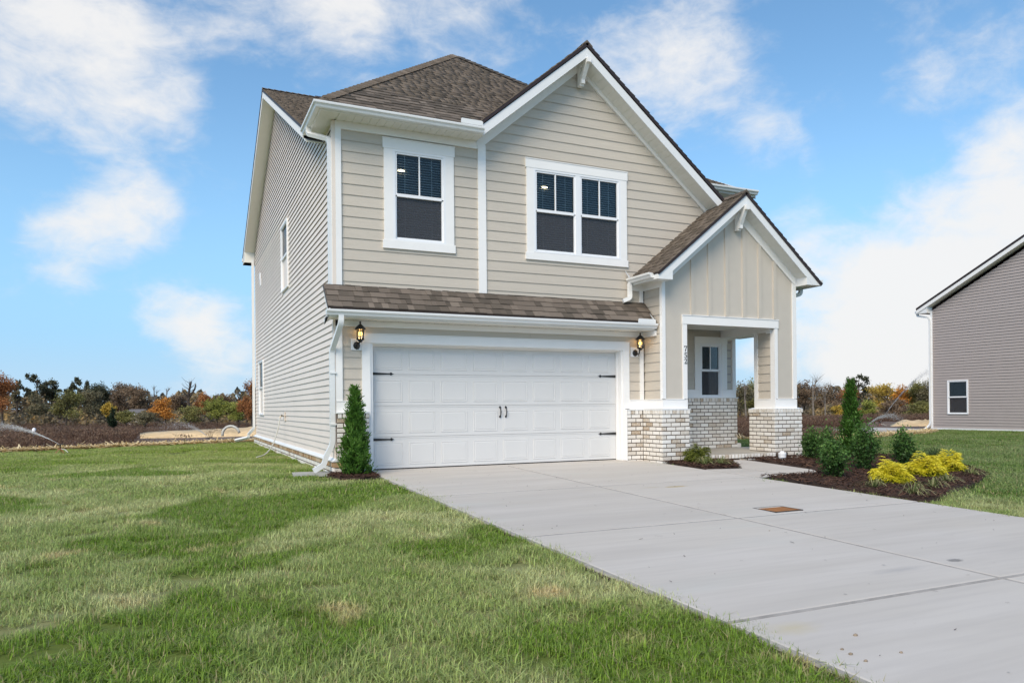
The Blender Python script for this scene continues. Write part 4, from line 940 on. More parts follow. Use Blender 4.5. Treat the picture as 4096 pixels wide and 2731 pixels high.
# ------------------------------------------------------------------ ground
EDGE = [(-60, 3.), (-20, 7.6), (-7.2, 11.0), (-4.4, 12.3), (-1, 13.6), (3, 13.2), (9, 8.8), (13.4, 5.9), (14.6, 3.8), (16.8, 4.2), (22, 6.0), (27, 8.6), (60, 9.5)]
def yb(x):
    for (x0, y0), (x1, y1) in zip(EDGE, EDGE[1:]):
        if x <= x1: return y0+(y1-y0)*(max(x, x0)-x0)/(x1-x0)
    return EDGE[-1][1]
def sm(t): t = min(1, max(0, t)); return t*t*(3-2*t)
def gz(x, y): return max(.025*y, -.9) if y < 0 else 0.
def fz(x, y):
    d = y-yb(x); dist = math.hypot(x-CX_, y-CY_)
    z = -1.6*sm(d/75)-.12*sm(d/1.5)+.10*math.sin(x*.21+y*.13)*sm(d/10)
    z += sm((dist-165)/160)*(4.+2*math.sin(x*.012+1.3)+1.5*math.sin(x*.031))
    return z
def tag_s(o): o['kind'] = 'structure'; return o
xs = np.concatenate([np.arange(-60, -12, 4), np.arange(-12, 30, .5), np.arange(30, 61, 3)]); ts = np.linspace(0, 1, 60)**.8
V_, F_ = [], []
for t in ts:
    for x in xs:
        y = -45+(yb(x)+45)*t; V_.append((x, y, gz(x, y)-.045 if y > -40 else -.95))
nx_ = len(xs)
for j in range(len(ts)-1):
    for i in range(nx_-1): F_.append((j*nx_+i, j*nx_+i+1, (j+1)*nx_+i+1, (j+1)*nx_+i))
tag_s(link(bpy.data.objects.new('lawn', np_mesh('lawn', V_, F_, 'lawn_earth', smooth=True))))
xs = np.concatenate([-np.geomspace(600, 30, 24), np.arange(-28, 50, 2.), np.geomspace(52, 700, 26)]); ds = np.concatenate([[0, .3, .7, 1.2, 2, 3, 4.5], np.geomspace(6, 900, 46)])
V_, F_ = [], []
for d in ds:
    for x in xs: y = yb(x)+d; V_.append((x, y, fz(x, y)-.046))
nx_ = len(xs)
for j in range(len(ds)-1):
    for i in range(nx_-1): F_.append((j*nx_+i, j*nx_+i+1, (j+1)*nx_+i+1, (j+1)*nx_+i))
tag_s(link(bpy.data.objects.new('field', np_mesh('field', V_, F_, 'field_earth', smooth=True))))
# the ground behind and beside the camera, out to the horizon
g = MB(); g.quad((-600, -45, -.96), (-600, -600, -1.), (700, -600, -1.), (700, -45, -.96)); g.quad((-600, 3, -.3), (-600, -45, -.96), (-60, -45, -.96), (-60, 3, -.2)); g.quad((60, -45, -.96), (700, -45, -.96), (700, 9.5, -.3), (60, 9.5, -.2))
tag_s(g.build('ground', 'field_earth'))
# driveway: slabs with recessed joints, falling to the street
DZ = lambda y: .025*min(y, 0.)
drv = bpy.data.objects.new('driveway', None); link(drv); tag_s(drv)
JY = [-.20, -3.33, -6.2, -8.96, -11.9, -15.2]; JX = [-.11, 2.43, 5.30]
def slab(name, poly, par, mat='drive_concrete', th=.12, zf=None, g=.022):
    zf = zf or DZ
    cx, cy = sum(p[0] for p in poly)/len(poly), sum(p[1] for p in poly)/len(poly)
    def inset(p, k): return Vector((p[0]-math.copysign(k, p[0]-cx), p[1]-math.copysign(k, p[1]-cy)))
    r_ = lambda k, dz: [(inset(p, k).x, inset(p, k).y, zf(inset(p, k).y)+dz) for p in poly]
    o = MB().rings([r_(g*.4, -th), r_(g*.4, -.016), r_(g, -.004), r_(g*1.5, 0)]).build(name, mat, par)
    o.data.materials.append(MATS['joint_grime']); n_ = len(poly)
    for p in o.data.polygons:
        if 0 < len(p.vertices) == 4 and all(n_ <= i < 3*n_ for i in p.vertices) and n_ != 0 and not all(i >= 3*n_ for i in p.vertices): p.material_index = 1
    return o
for i in range(2):
    for j in range(5):
        y1, y0 = JY[j], JY[j+1]
        slab('slab', [(JX[i], y0), (JX[i+1], y0), (JX[i+1], y1), (JX[i], y1)], drv)
b_ = MB(); b_.v = [(-.14, -15.2, DZ(-15.2)-.035), (5.31, -15.2, DZ(-15.2)-.035), (5.31, -.2, -.035), (-.14, -.2, -.035)]; b_.f = [(0, 1, 2, 3)]; b_.build('joint_bed', 'mortar', drv)
MB().box(-.10, 4.95, -.21, .35, -.12, -.001).build('garage_apron', 'drive_concrete', drv)
# walk from the drive to the porch
walk = bpy.data.objects.new('front_walk', None); link(walk); tag_s(walk)
slab('slab', [(5.305, -3.42), (6.03, -3.40), (6.03, -2.25), (5.305, -2.12)], walk); slab('slab', [(6.035, -3.40), (6.72, -3.36), (7.02, -2.95), (7.20, -1.3), (7.15, -.96), (6.62, -.96), (6.60, -1.35), (6.035, -2.24)], walk)
# beds of bark mulch
def bed(name, outline, hgt, par_kind='structure'):
    b = MB(); c = Vector((sum(p[0] for p in outline)/len(outline), sum(p[1] for p in outline)/len(outline)))
    rr = []
    for k, dz in ((0, -.03), (.10, .012), (.3, hgt*.7), (.7, hgt), (.97, hgt)): rr.append([((Vector(p)*(1-k)+c*k).x, (Vector(p)*(1-k)+c*k).y, DZ(p[1]*(1-k)+c.y*k)+dz) for p in outline])
    o = b.rings(rr).build(name, 'soil', smooth=True); o['kind'] = 'structure'; return outline
def inside(x, y, poly):
    c = False; j = len(poly)-1
    for i in range(len(poly)):
        (xi, yi), (xj, yj) = poly[i], poly[j]
        if (yi > y) != (yj > y) and x < (xj-xi)*(y-yi)/(yj-yi)+xi: c = not c
        j = i
    return c
BED1 = bed('planting_bed', [(5.315, -3.44), (6.74, -3.42), (7.06, -2.96), (7.24, -1.3), (7.2, -.93), (9.0, -.93), (9.9, -.9), (10.75, -1.7), (10.5, -2.75), (9.9, -3.7), (9.2, -4.45), (8.9, -4.74), (7.6, -5.4), (6.6, -5.68), (5.75, -6.15), (5.315, -6.2)], .03)
BED2 = bed('small_planting_bed', [(5.31, -.94), (5.95, -.94), (6.62, -.96), (6.6, -1.35), (6.03, -2.22), (5.31, -2.12)], .03)
BED3 = bed('corner_planting_bed', [(-.76, -.33), (-.10, -.33), (-.13, -1.1), (-.4, -1.13), (-.72, -.92), (-.86, -.55)], .02)
def chips(poly, n, seed, hz=.03):
    r_ = np.random.default_rng(seed); X = [p[0] for p in poly]; Y = [p[1] for p in poly]; vs, fs, tn = [], [], []
    k = 0
    while k < n:
        x, y = r_.uniform(min(X), max(X)), r_.uniform(min(Y), max(Y))
        if not inside(x, y, poly): continue
        ex = min(1, .4+ .6*r_.random()); a = r_.uniform(0, 6.3); l = r_.gamma(2.5, .011)+.008; w_ = r_.uniform(.003, .009); tl = r_.normal(0, .3)
        z = DZ(y)+hz+r_.uniform(-.008, .016); d = np.array((math.cos(a), math.sin(a), tl)); s = np.array((-math.sin(a), math.cos(a), r_.normal(0, .4)))
        c = np.array((x, y, z)); b0 = len(vs)
        for p in (c-d*l-s*w_, c-d*l+s*w_, c+d*l+s*w_*.6, c+d*l-s*w_*.6, c+np.array((0, 0, .006))): vs.append(p)
        fs += [(b0, b0+1, b0+4), (b0+1, b0+2, b0+4), (b0+2, b0+3, b0+4), (b0+3, b0, b0+4)]; tn += [float(np.clip(r_.beta(1.6, 3.2), 0, 1))]*5; k += 1
    return vs, fs, tn
for nm, poly, n, hz in (('bark_mulch', BED1, 11000, .034), ('bark_mulch', BED2, 2200, .032), ('bark_mulch', BED3, 1100, .024)):
    v_, f_, t_ = chips(poly, n, n, hz); o = link(bpy.data.objects.new(nm, np_mesh(nm, v_, f_, 'mulch_chip', {'tone': t_}))); o['kind'] = 'stuff'

# ------------------------------------------------------------------ grass blades
def tuft(n, rad, hmin, hmax, seed, wid=.0026, lean=1.1):
    r_ = np.random.default_rng(seed); vs, fs, tn, tp = [], [], [], []
    for i in range(n):
        a = r_.uniform(0, 6.283); q = rad*math.sqrt(r_.random()); x, y = q*math.cos(a), q*math.sin(a)
        h = r_.uniform(hmin, hmax)*(1 if r_.random() < .93 else 1.35); b = r_.uniform(0, 6.283); ln = abs(r_.normal(0, lean))*h; dx, dy = math.cos(b), math.sin(b)
        w_ = wid*r_.uniform(.7, 1.3); sx, sy = -dy*w_, dx*w_; t = r_.random(); k = len(vs)
        for f, wf in ((0, 1.), (.5, .9), (1., 0.06)):
            cx, cy, cz = x+dx*ln*f*f, y+dy*ln*f*f, h*f*(1-.18*f*ln/h)
            vs += [(cx-sx*wf, cy-sy*wf, cz), (cx+sx*wf, cy+sy*wf, cz)]; tp += [f, f]
        fs += [(k, k+1, k+3, k+2), (k+2, k+3, k+5, k+4)]; tn += [t]*6
    return np_mesh('grass_tuft', vs, fs, 'grass_blade', {'tone': tn, 'tip': tp})
def gn_scatter(name, pts, rots, scls, meshes, mat=None, kind='stuff', tilt=.0):
    """one object: tufts set on its points by geometry nodes"""
    cl = bpy.data.collections.new(name+'_kinds')
    for i, m_ in enumerate(meshes): cl.objects.link(bpy.data.objects.new(name+'_kind', m_))
    me = bpy.data.meshes.new(name); me.vertices.add(len(pts)); me.vertices.foreach_set('co', np.asarray(pts, dtype=np.float32).ravel())
    for an, av in (('rot', rots), ('scl', scls)):
        a = me.attributes.new(an, 'FLOAT', 'POINT'); a.data.foreach_set('value', np.asarray(av, dtype=np.float32))
    a = me.attributes.new('pick', 'INT', 'POINT'); a.data.foreach_set('value', rng.integers(0, len(meshes), len(pts)).astype(np.int32))
    o = link(bpy.data.objects.new(name, me)); o['kind'] = kind
    gt = bpy.data.node_groups.new(name, 'GeometryNodeTree'); gt.interface.new_socket('Geometry', in_out='INPUT', socket_type='NodeSocketGeometry'); gt.interface.new_socket('Geometry', in_out='OUTPUT', socket_type='NodeSocketGeometry')
    n, l = gt.nodes, gt.links
    gi, go = n.new('NodeGroupInput'), n.new('NodeGroupOutput'); ci = n.new('GeometryNodeCollectionInfo'); ci.inputs[0].default_value = cl; ci.inputs[1].default_value = True; ci.inputs[2].default_value = True
    ip = n.new('GeometryNodeInstanceOnPoints'); ip.inputs['Pick Instance'].default_value = True
    def attr(an, dt):
        q = n.new('GeometryNodeInputNamedAttribute'); q.data_type = dt; q.inputs[0].default_value = an; return [s for s in q.outputs if s.enabled and s.name == 'Attribute'][0]
    cx = n.new('ShaderNodeCombineXYZ'); l.new(attr('rot', 'FLOAT'), cx.inputs[2])
    l.new(gi.outputs[0], ip.inputs['Points']); l.new(ci.outputs[0], ip.inputs['Instance']); l.new(attr('pick', 'INT'), ip.inputs['Instance Index'])
    er = n.new('FunctionNodeEulerToRotation'); l.new(cx.outputs[0], er.inputs[0]); l.new(er.outputs[0], ip.inputs['Rotation']); l.new(attr('scl', 'FLOAT'), ip.inputs['Scale']); l.new(ip.outputs[0], go.inputs[0])
    md = o.modifiers.new('scatter', 'NODES'); md.node_group = gt
    if mat: me.materials.append(MATS[mat])
    return o
HOUSE_FP = [(-.72, -.33), (5.0, -.33), (5.28, -.94), (9., -.94), (9., .7), (8.6, 12.95), (-.72, 12.95)]
def free(x, y, m=.0):
    if -.10+m < x < 5.30-m and y < -.15: return False
    if inside(x, y, HOUSE_FP) or inside(x, y, BED1) or inside(x, y, BED2) or inside(x, y, BED3): return False
    if 5.2 < x < 7.3 and -3.45 < y < -.8: return False
    if x > 25.9 and y < 8.7: return False
    return y < yb(x)
fwx, fwy = math.sin(TH), math.cos(TH); rgx, rgy = math.cos(TH), -math.sin(TH)
def scatter_lawn(dens_fn, d0, d1, seed, margin):
    r_ = np.random.default_rng(seed); P = []
    A = 0
    lo, hi = d0, d1; n_try = 0
    wmax = d1*.78*2+2; area = (d1-d0)*wmax; dm = dens_fn; N_ = int(area*dm)
    d = r_.uniform(d0, d1, N_); s = r_.uniform(-wmax/2, wmax/2, N_)
    for a, b in zip(d, s):
        if abs(b) > a*.76+.6: continue
        x = CX_+fwx*a+rgx*b; y = CY_+fwy*a+rgy*b
        if free(x, y, margin) and y < yb(x)-.05: P.append((x, y, gz(x, y)-.043))
    return np.array(P)
near_t = [tuft(125, .13, .028, .064, 50+i, .0026) for i in range(6)]
far_t = [tuft(170, .24, .03, .06, 70+i, .0046) for i in range(5)]
for nm, pts, ms in (('lawn_grass', np.concatenate([scatter_lawn(62, 3.2, 9.5, 1, .055)]), near_t), ('lawn_grass', scatter_lawn(26, 9.4, 17, 2, .12), far_t), ('lawn_grass', scatter_lawn(11, 16.9, 38, 3, .12), far_t)):
    k = len(pts); gn_scatter(nm, pts, rng.uniform(0, 6.28, k), rng.uniform(.8, 1.22, k)*np.where(rng.random(k) < .06, 1.25, 1.), ms)
# dry straw laid along the edge of the sod
def straw_bits(n, fn, seed):
    r_ = np.random.default_rng(seed); vs, fs, tn = [], [], []
    for i in range(n):
        x, y, z = fn(r_); a = r_.uniform(0, 6.28); l = r_.uniform(.08, .25); w_ = r_.uniform(.008, .02); b = r_.normal(0, .25); k = len(vs)
        d = np.array((math.cos(a), math.sin(a), b))*l; s = np.array((-math.sin(a), math.cos(a), .2))*w_; c = np.array((x, y, z+.055+r_.random()*.05))
        vs += [c-d-s, c-d+s, c+d+s, c+d-s]; fs.append((k, k+1, k+2, k+3)); tn += [r_.random()]*4
    return vs, fs, tn
st_v, st_f = [], []
for i, x in enumerate(np.arange(-16, 24, .25)):
    wv = .75+.25*math.sin(x*1.7)+.2*math.sin(x*4.1)
    st_v += [(x, yb(x)-.10-.08*math.sin(x*2.3), -.030), (x, yb(x)+.12, .012), (x, yb(x)+wv*.6, fz(x, yb(x)+wv*.6)+.03), (x, yb(x)+wv*1.5, fz(x, yb(x)+wv*1.5)-.06)]
    if i: k = 4*i; st_f += [(k-4+j, k+j, k+j+1, k-3+j) for j in range(3)]
tag_s(link(bpy.data.objects.new('straw_strip', np_mesh('straw_strip', st_v, st_f, 'straw_soil', smooth=True))))
def on_edge(r_):
    x = r_.uniform(-13, 23.5); dd = abs(r_.normal(0, .45)); y = yb(x)+dd-.15; return x, y, (fz(x, y) if y > yb(x) else 0)-.06
v_, f_, t_ = straw_bits(15000, on_edge, 5); o = link(bpy.data.objects.new('straw_mulch', np_mesh('straw_mulch', v_, f_, 'straw', {'tone': t_}))); o['kind'] = 'stuff'

# ------------------------------------------------------------------ leaves
def leaf_quads(c, size, r_, up=0., asp=.5, nrm=None):
    """leaf-shaped faces at the centres c (n x 3): two quads folded along the middle"""
    n = len(c); d = r_.normal(size=(n, 3)); d[:, 2] += up; d /= np.linalg.norm(d, axis=1)[:, None]
    e = r_.normal(size=(n, 3)) if nrm is None else nrm+r_.normal(0, .5, (n, 3)); s = np.cross(d, e); s /= np.linalg.norm(s, axis=1)[:, None]+1e-9; nn = np.cross(s, d)
    L_ = (size*r_.uniform(.65, 1.25, n))[:, None]; W_ = L_*asp
    v = np.stack([c-d*L_*.5, c-d*L_*.05+s*W_*.5+nn*W_*.12, c+d*L_*.5, c-d*L_*.05-s*W_*.5+nn*W_*.12], 1).reshape(-1, 3)
    f = (np.arange(n)*4)[:, None]+np.arange(4)[None, :]
    return v, f
def shrub(name, loc, label, cat, group, hgt, wid, n, mat, seed, size=.052):
    r_ = np.random.default_rng(seed); o = empty(name, loc, label, cat, group)
    st_, cs, tn = MB(), [], []
    nb = 46
    for i in range(nb):
        a = r_.uniform(0, 6.28); tl = abs(r_.normal(0, .55)); tl = min(tl, 1.15); ln = hgt*r_.uniform(.7, 1.05)*(1 if tl < .5 else .82)*(1.22 if i % 6 == 0 else 1)
        P_ = [np.array((0, 0, .0))]
        for k in range(1, 6):
            f = k/5; P_.append(np.array((math.cos(a)*math.sin(tl*f**.6)*ln*f*wid/hgt*.62, math.sin(a)*math.sin(tl*f**.6)*ln*f*wid/hgt*.62, ln*f*math.cos(tl*.75)))+r_.normal(0, .012, 3))
        st_.tube([tuple(p) for p in P_], [.007, .006, .005, .004, .003, .002], 4)
        m_ = n//nb
        f = r_.beta(2.6, 1.25, m_)*5; i0 = np.minimum(f.astype(int), 4); fr = (f-i0)[:, None]; PP = np.array(P_)
        c = PP[i0]*(1-fr)+PP[i0+1]*fr; rad = .045+.075*np.sin(np.clip(f/5, 0, 1)*3.0)[:, None]; c = c+r_.normal(0, 1, (m_, 3))*rad*.62; c[:, 2] = np.maximum(c[:, 2], .02)
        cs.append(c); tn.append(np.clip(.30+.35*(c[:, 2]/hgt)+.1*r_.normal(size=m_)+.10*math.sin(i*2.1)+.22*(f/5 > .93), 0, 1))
    st_.build('stems', 'bark', o)
    c = np.concatenate(cs); t = np.concatenate(tn); v, f = leaf_quads(c, size, r_, .55, .52)
    fo = bpy.data.objects.new('leaves', np_mesh('leaves', v, f, mat, {'tone': np.repeat(t, 4)})); link(fo, o); fo['kind'] = 'stuff'
    return o
HG = 'holly shrubs in the mulch bed'
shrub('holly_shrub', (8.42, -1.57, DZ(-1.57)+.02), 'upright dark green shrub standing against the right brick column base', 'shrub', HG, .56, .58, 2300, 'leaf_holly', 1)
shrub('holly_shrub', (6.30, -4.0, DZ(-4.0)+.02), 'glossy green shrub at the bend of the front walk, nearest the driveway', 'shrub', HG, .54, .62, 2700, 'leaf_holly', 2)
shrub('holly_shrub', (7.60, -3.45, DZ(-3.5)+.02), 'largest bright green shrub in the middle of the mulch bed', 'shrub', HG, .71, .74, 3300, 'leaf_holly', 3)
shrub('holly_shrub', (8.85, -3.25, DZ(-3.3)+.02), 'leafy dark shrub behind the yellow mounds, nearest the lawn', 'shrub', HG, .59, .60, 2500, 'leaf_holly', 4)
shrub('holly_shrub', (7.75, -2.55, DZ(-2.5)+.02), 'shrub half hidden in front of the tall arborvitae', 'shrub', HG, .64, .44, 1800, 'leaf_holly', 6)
def arborvitae(loc, label, hgt, wid, n, seed, dark=0.):
    r_ = np.random.default_rng(seed); o = empty('arborvitae', loc, label, 'conifer', 'young arborvitae trees'); MB().tube([(0, 0, 0), (.01, 0, hgt*.5), (0, .01, hgt*.96)], [.022, .014, .004], 6).build('trunk', 'bark', o)
    ns = n//9; z = hgt*(.03+.97*r_.beta(1.05, 1.35, ns)); f = z/hgt
    prof = wid*.5*np.clip((1-f)**.95*(.75+.6*np.minimum(f/.2, 1)*.5)+.04*(1-f), .02, 1); a = r_.uniform(0, 6.283, ns)
    clump = 1+.26*np.sin(a*3+z*9+seed)+.17*np.sin(a*5-z*17)+.12*np.sin(z*31+a); rad = prof*clump*np.sqrt(r_.uniform(.25, 1, ns))
    base_ = np.stack([rad*np.cos(a), rad*np.sin(a), z-.05], 1)
    cs, tn, vs = [], [], []
    dirv = np.stack([np.cos(a)*.42, np.sin(a)*.42, np.full(ns, .9)], 1)+r_.normal(0, .22, (ns, 3)); dirv /= np.linalg.norm(dirv, axis=1)[:, None]
    for k in range(9):      # each spray is a fan of small scale-leaf strips
        t = r_.uniform(.1, 1., ns)[:, None]; off = np.cross(dirv, np.stack([-np.sin(a), np.cos(a), np.zeros(ns)], 1)); side = np.cross(dirv, off); sp = r_.normal(0, .35, (ns, 1))
        c = base_+dirv*t*.13+side*sp*t*.07; d = dirv+side*sp*1.1+r_.normal(0, .12, (ns, 3)); d /= np.linalg.norm(d, axis=1)[:, None]; s = np.cross(d, np.stack([np.cos(a), np.sin(a), np.full(ns, .3)], 1)+r_.normal(0, .4, (ns, 3))); s /= np.linalg.norm(s, axis=1)[:, None]
        L_ = r_.uniform(.028, .062, ns)[:, None]; W_ = r_.uniform(.006, .012, ns)[:, None]
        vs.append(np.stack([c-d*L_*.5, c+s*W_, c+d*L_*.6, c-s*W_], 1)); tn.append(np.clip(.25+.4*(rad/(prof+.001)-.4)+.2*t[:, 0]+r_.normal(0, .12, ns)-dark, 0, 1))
    v = np.concatenate(vs).reshape(-1, 3); t = np.repeat(np.concatenate(tn), 4); f_ = (np.arange(len(v)//4)*4)[:, None]+np.arange(4)[None, :]
    fo = bpy.data.objects.new('foliage', np_mesh('foliage', v, f_, 'leaf_arbor', {'tone': t})); link(fo, o); fo['kind'] = 'stuff'
arborvitae((-.42, -.66, -.02), 'narrow bright green arborvitae in front of the brick beside the garage door', 1.40, .46, 13000, 21)
arborvitae((9.45, -1.6, -.03), 'dark slender arborvitae rising behind the shrubs of the mulch bed', 1.56, .46, 12000, 22, .14)
def strands(name, loc, label, cat, group, hgt, wid, n, mat, seed, w_=.0035, seg=5, droop=1.0, side=0, part='strands'):
    r_ = np.random.default_rng(seed); o = empty(name, loc, label, cat, group); vs, fs, tn = [], [], []
    for i in range(n):
        a = r_.uniform(0, 6.283); el = r_.uniform(.12, 1.45); ln = 1; d = np.array((math.cos(a), math.sin(a)))
        reach = wid*.5*math.cos(el)**.7*r_.uniform(.55, 1.05); top = hgt*(math.sin(el)**.8)*r_.uniform(.6, 1.08); q0 = d*.05*r_.random(); t0 = r_.random(); k0 = len(vs); tw = r_.normal(0, .25)
        for k in range(seg+1):
            f = k/seg; p = q0+d*reach*f; z = max(.012, top*math.sin(min(f*1.75, 1.57))-droop*hgt*.32*max(0, f-.55)**1.3*2.2*r_.uniform(.8, 1.2))
            px_, py_ = -d[1], d[0]; ww = w_*(1-.75*f**2)
            vs += [(p[0]-px_*ww+px_*tw*f*.05, p[1]-py_*ww+py_*tw*f*.05, z), (p[0]+px_*ww+px_*tw*f*.05, p[1]+py_*ww+py_*tw*f*.05, z+.002)]; tn += [min(1, max(0, t0*.55+.45*f))]*2
            if k: b = k0+2*k; fs.append((b-2, b-1, b+1, b))
        if side:      # side threads
            for q in range(side):
                f = r_.uniform(.45, 1.); p = q0+d*reach*f; z = max(.02, top*math.sin(min(f*1.75, 1.57))-droop*hgt*.32*max(0, f-.55)**1.3*2.2); b = len(vs); aa = a+r_.normal(0, .8); l = r_.uniform(.02, .055)
                e = np.array((math.cos(aa)*l, math.sin(aa)*l)); pp = np.array((-e[1], e[0]))/l*.0032; vs += [(p[0]-pp[0], p[1]-pp[1], z), (p[0]+pp[0], p[1]+pp[1], z), (p[0]+e[0], p[1]+e[1], z+r_.uniform(-.02, .03))]; fs.append((b, b+1, b+2, b+2)); tn += [min(1, max(0, t0*.4+.3+.4*f*r_.random()))]*3
    q4 = [f for f in fs if f[2] != f[3]]; t3 = [f[:3] for f in fs if f[2] == f[3]]
    fo = bpy.data.objects.new(part, np_mesh(part, vs, q4 if q4 else t3, mat, {'tone': tn})); link(fo, o); fo['kind'] = 'stuff'
    if t3 and q4:
        f2 = bpy.data.objects.new('threads', np_mesh('threads', vs, t3, mat, {'tone': tn})); link(f2, o); f2['kind'] = 'stuff'
    return o
GG = 'golden threadleaf shrubs'
def plumes(name, loc, label, cat, group, hgt, wid, ns, mat, seed, k9=13):
    """a low mound of feathery plumes that rise from the middle and nod outward"""
    r_ = np.random.default_rng(seed); o = empty(name, loc, label, cat, group); st_ = MB()
    for i in range(14): a = r_.uniform(0, 6.28); q = r_.uniform(.2, .36)*wid; st_.tube([(0, 0, 0), (math.cos(a)*q*.5, math.sin(a)*q*.5, hgt*.4), (math.cos(a)*q, math.sin(a)*q, hgt*.6)], [.008, .006, .003], 4)
    st_.build('stems', 'bark', o)
    a = r_.uniform(0, 6.283, ns); el = np.arcsin(r_.uniform(.02, 1., ns)**.8); lump = 1+.16*np.sin(a*3+seed)+.13*np.sin(a*5+el*6+seed*2)+.10*np.sin(el*9+a)
    R_ = wid*.5*lump*r_.uniform(.55, 1.02, ns)**.6; rr = R_*np.cos(el); zz_ = np.maximum(hgt*np.sin(el)*lump*.92*(R_/(wid*.5))**.5, .03)
    base_ = np.stack([rr*np.cos(a), rr*np.sin(a), zz_], 1); out = np.stack([np.cos(a), np.sin(a), .85-.9*(rr/(wid*.5))], 1)+r_.normal(0, .25, (ns, 3)); out /= np.linalg.norm(out, axis=1)[:, None]
    side = np.cross(out, np.array((0, 0, 1.))); side /= np.linalg.norm(side, axis=1)[:, None]+1e-6; vs, tn = [], []
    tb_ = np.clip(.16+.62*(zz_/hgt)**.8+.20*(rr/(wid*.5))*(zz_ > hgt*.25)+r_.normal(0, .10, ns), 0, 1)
    for k in range(k9):
        t = r_.uniform(0, 1, ns)[:, None]; sp = r_.normal(0, .5, (ns, 1)); c = base_+out*(t*.085-.02)+side*sp*t*.045-np.array((0, 0, 1.))*t*t*.028
        d = out+side*sp*1.2-np.array((0, 0, .7))*t+r_.normal(0, .15, (ns, 3)); d /= np.linalg.norm(d, axis=1)[:, None]; s = np.cross(d, r_.normal(0, 1, (ns, 3))); s /= np.linalg.norm(s, axis=1)[:, None]
        L_ = r_.uniform(.03, .062, ns)[:, None]; W_ = r_.uniform(.0028, .0052, ns)[:, None]; vs.append(np.stack([c-d*L_*.5, c+s*W_, c+d*L_*.6, c-s*W_], 1)); tn.append(np.clip(tb_+.16*(t[:, 0]-.4)+r_.normal(0, .06, ns), 0, 1))
    v = np.concatenate(vs).reshape(-1, 3); v[:, 2] = np.maximum(v[:, 2], .005); f_ = (np.arange(len(v)//4)*4)[:, None]+np.arange(4)[None, :]
    fo = bpy.data.objects.new('foliage', np_mesh('foliage', v, f_, mat, {'tone': np.repeat(np.concatenate(tn), 4)})); link(fo, o); fo['kind'] = 'stuff'
    return o
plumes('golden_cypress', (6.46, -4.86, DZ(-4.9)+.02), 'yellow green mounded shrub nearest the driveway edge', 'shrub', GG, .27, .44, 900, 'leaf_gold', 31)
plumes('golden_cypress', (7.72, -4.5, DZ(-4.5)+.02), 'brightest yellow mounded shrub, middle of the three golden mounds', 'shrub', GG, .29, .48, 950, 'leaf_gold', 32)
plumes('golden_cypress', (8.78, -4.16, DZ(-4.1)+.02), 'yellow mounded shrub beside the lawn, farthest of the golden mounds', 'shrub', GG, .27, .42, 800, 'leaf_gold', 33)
plumes('threadleaf_shrub', (5.82, -1.28, DZ(-1.2)+.02), 'small round moss green shrub below the left porch pillar', 'shrub', None, .27, .44, 800, 'leaf_moss', 34)
LG = 'striped grass-like clumps in the beds'
for i, (x, y, s, lb) in enumerate([(5.70, -5.2, 1., 'striped liriope clump in front of the nearest golden mound'), (5.62, -5.86, 1., 'striped liriope clump at the driveway tip of the mulch bed'), (6.48, -5.52, .8, 'small striped liriope clump between the driveway tip and the lawn edge'), (7.26, -5.16, .85, 'striped liriope clump below the brightest yellow mound'), (8.5, -4.72, .9, 'striped liriope clump beside the farthest golden mound'), (5.62, -1.72, .85, 'striped liriope clump in the small bed beside the moss green shrub'), (5.95, -1.78, .95, 'greener liriope clump at the walk end of the small bed')]):
    strands('liriope', (x, y, DZ(y)+.025), lb, 'plant', LG, (.19+.02*(i%3))*s, .66*s, 44, 'leaf_liriope', 40+i, .0058, 7, 1.6, part='blades')
strands('ornamental_grass', (9.75, -3.2, DZ(-3.2)+.02), 'dark green fine-bladed tuft at the lawn side of the mulch bed', 'plant', None, .34, .85, 260, 'leaf_tuft', 51, .004, 6, 1.1, part='blades')

# ------------------------------------------------------------------ small things round the house
def thing(name, loc, label, cat, group=None, rz=0): return empty(name, loc, label, cat, group, rz)
t_ = thing('cleanout_cap', (7.73, -1.47, -.02), 'white plastic pipe cap standing in the mulch by the porch step', 'pipe cap')
MB().lathe([(.062, -.05), (.062, .045), (.072, .047), (.074, .10)], n=16).build('pipe', 'white_vinyl', t_); MB().lathe([(.078, .10), (.078, .135), (.066, .142), (.040, .143), (.038, .165), (.03, .17)], n=16).build('screw_cap', 'white_vinyl', t_)
t_ = thing('utility_lid', (3.25, -5.93, DZ(-5.93)), 'rusty square metal lid set flush in the driveway', 'lid')
MB().rings([[(-.19, -.17, -.02), (.19, -.17, -.02), (.19, .17, -.02), (-.19, .17, -.02)], [(-.19, -.17, .003), (.19, -.17, .003), (.19, .17, .003), (-.19, .17, .003)]]).build('lid_plate', 'rust', t_)
b_ = MB(); b_.box(-.20, .20, .17, .185, -.02, .0055); b_.box(-.20, .20, -.185, -.17, -.02, .0055); b_.box(-.205, -.19, -.185, .185, -.02, .0055); b_.box(.19, .205, -.185, .185, -.02, .0055); b_.build('lid_rim', 'neighbor_dark', t_)
t_ = thing('splash_block', (-1.02, -.17, -.035), 'grey concrete splash block under the near downspout outlet', 'splash block', None, R(-4))
b_ = MB(); b_.box(-.30, .36, -.14, .14, 0, .03); b_.box(-.30, .36, -.14, -.11, .03, .06); b_.box(-.30, .36, .11, .14, .03, .06); b_.box(.33, .36, -.11, .11, .03, .06); b_.build('concrete_block', 'slab_concrete', t_)
t_ = thing('splash_block', (-1.6, 13.25, -.12), 'pale splash block under the downspout at the far rear corner of the house', 'splash block', None, R(10))
b_ = MB(); b_.box(-.45, .45, -.15, .15, 0, .05); b_.box(-.45, .45, -.15, -.11, .05, .08); b_.box(-.45, .45, .11, .15, .05, .08); b_.build('concrete_block', 'slab_concrete', t_)
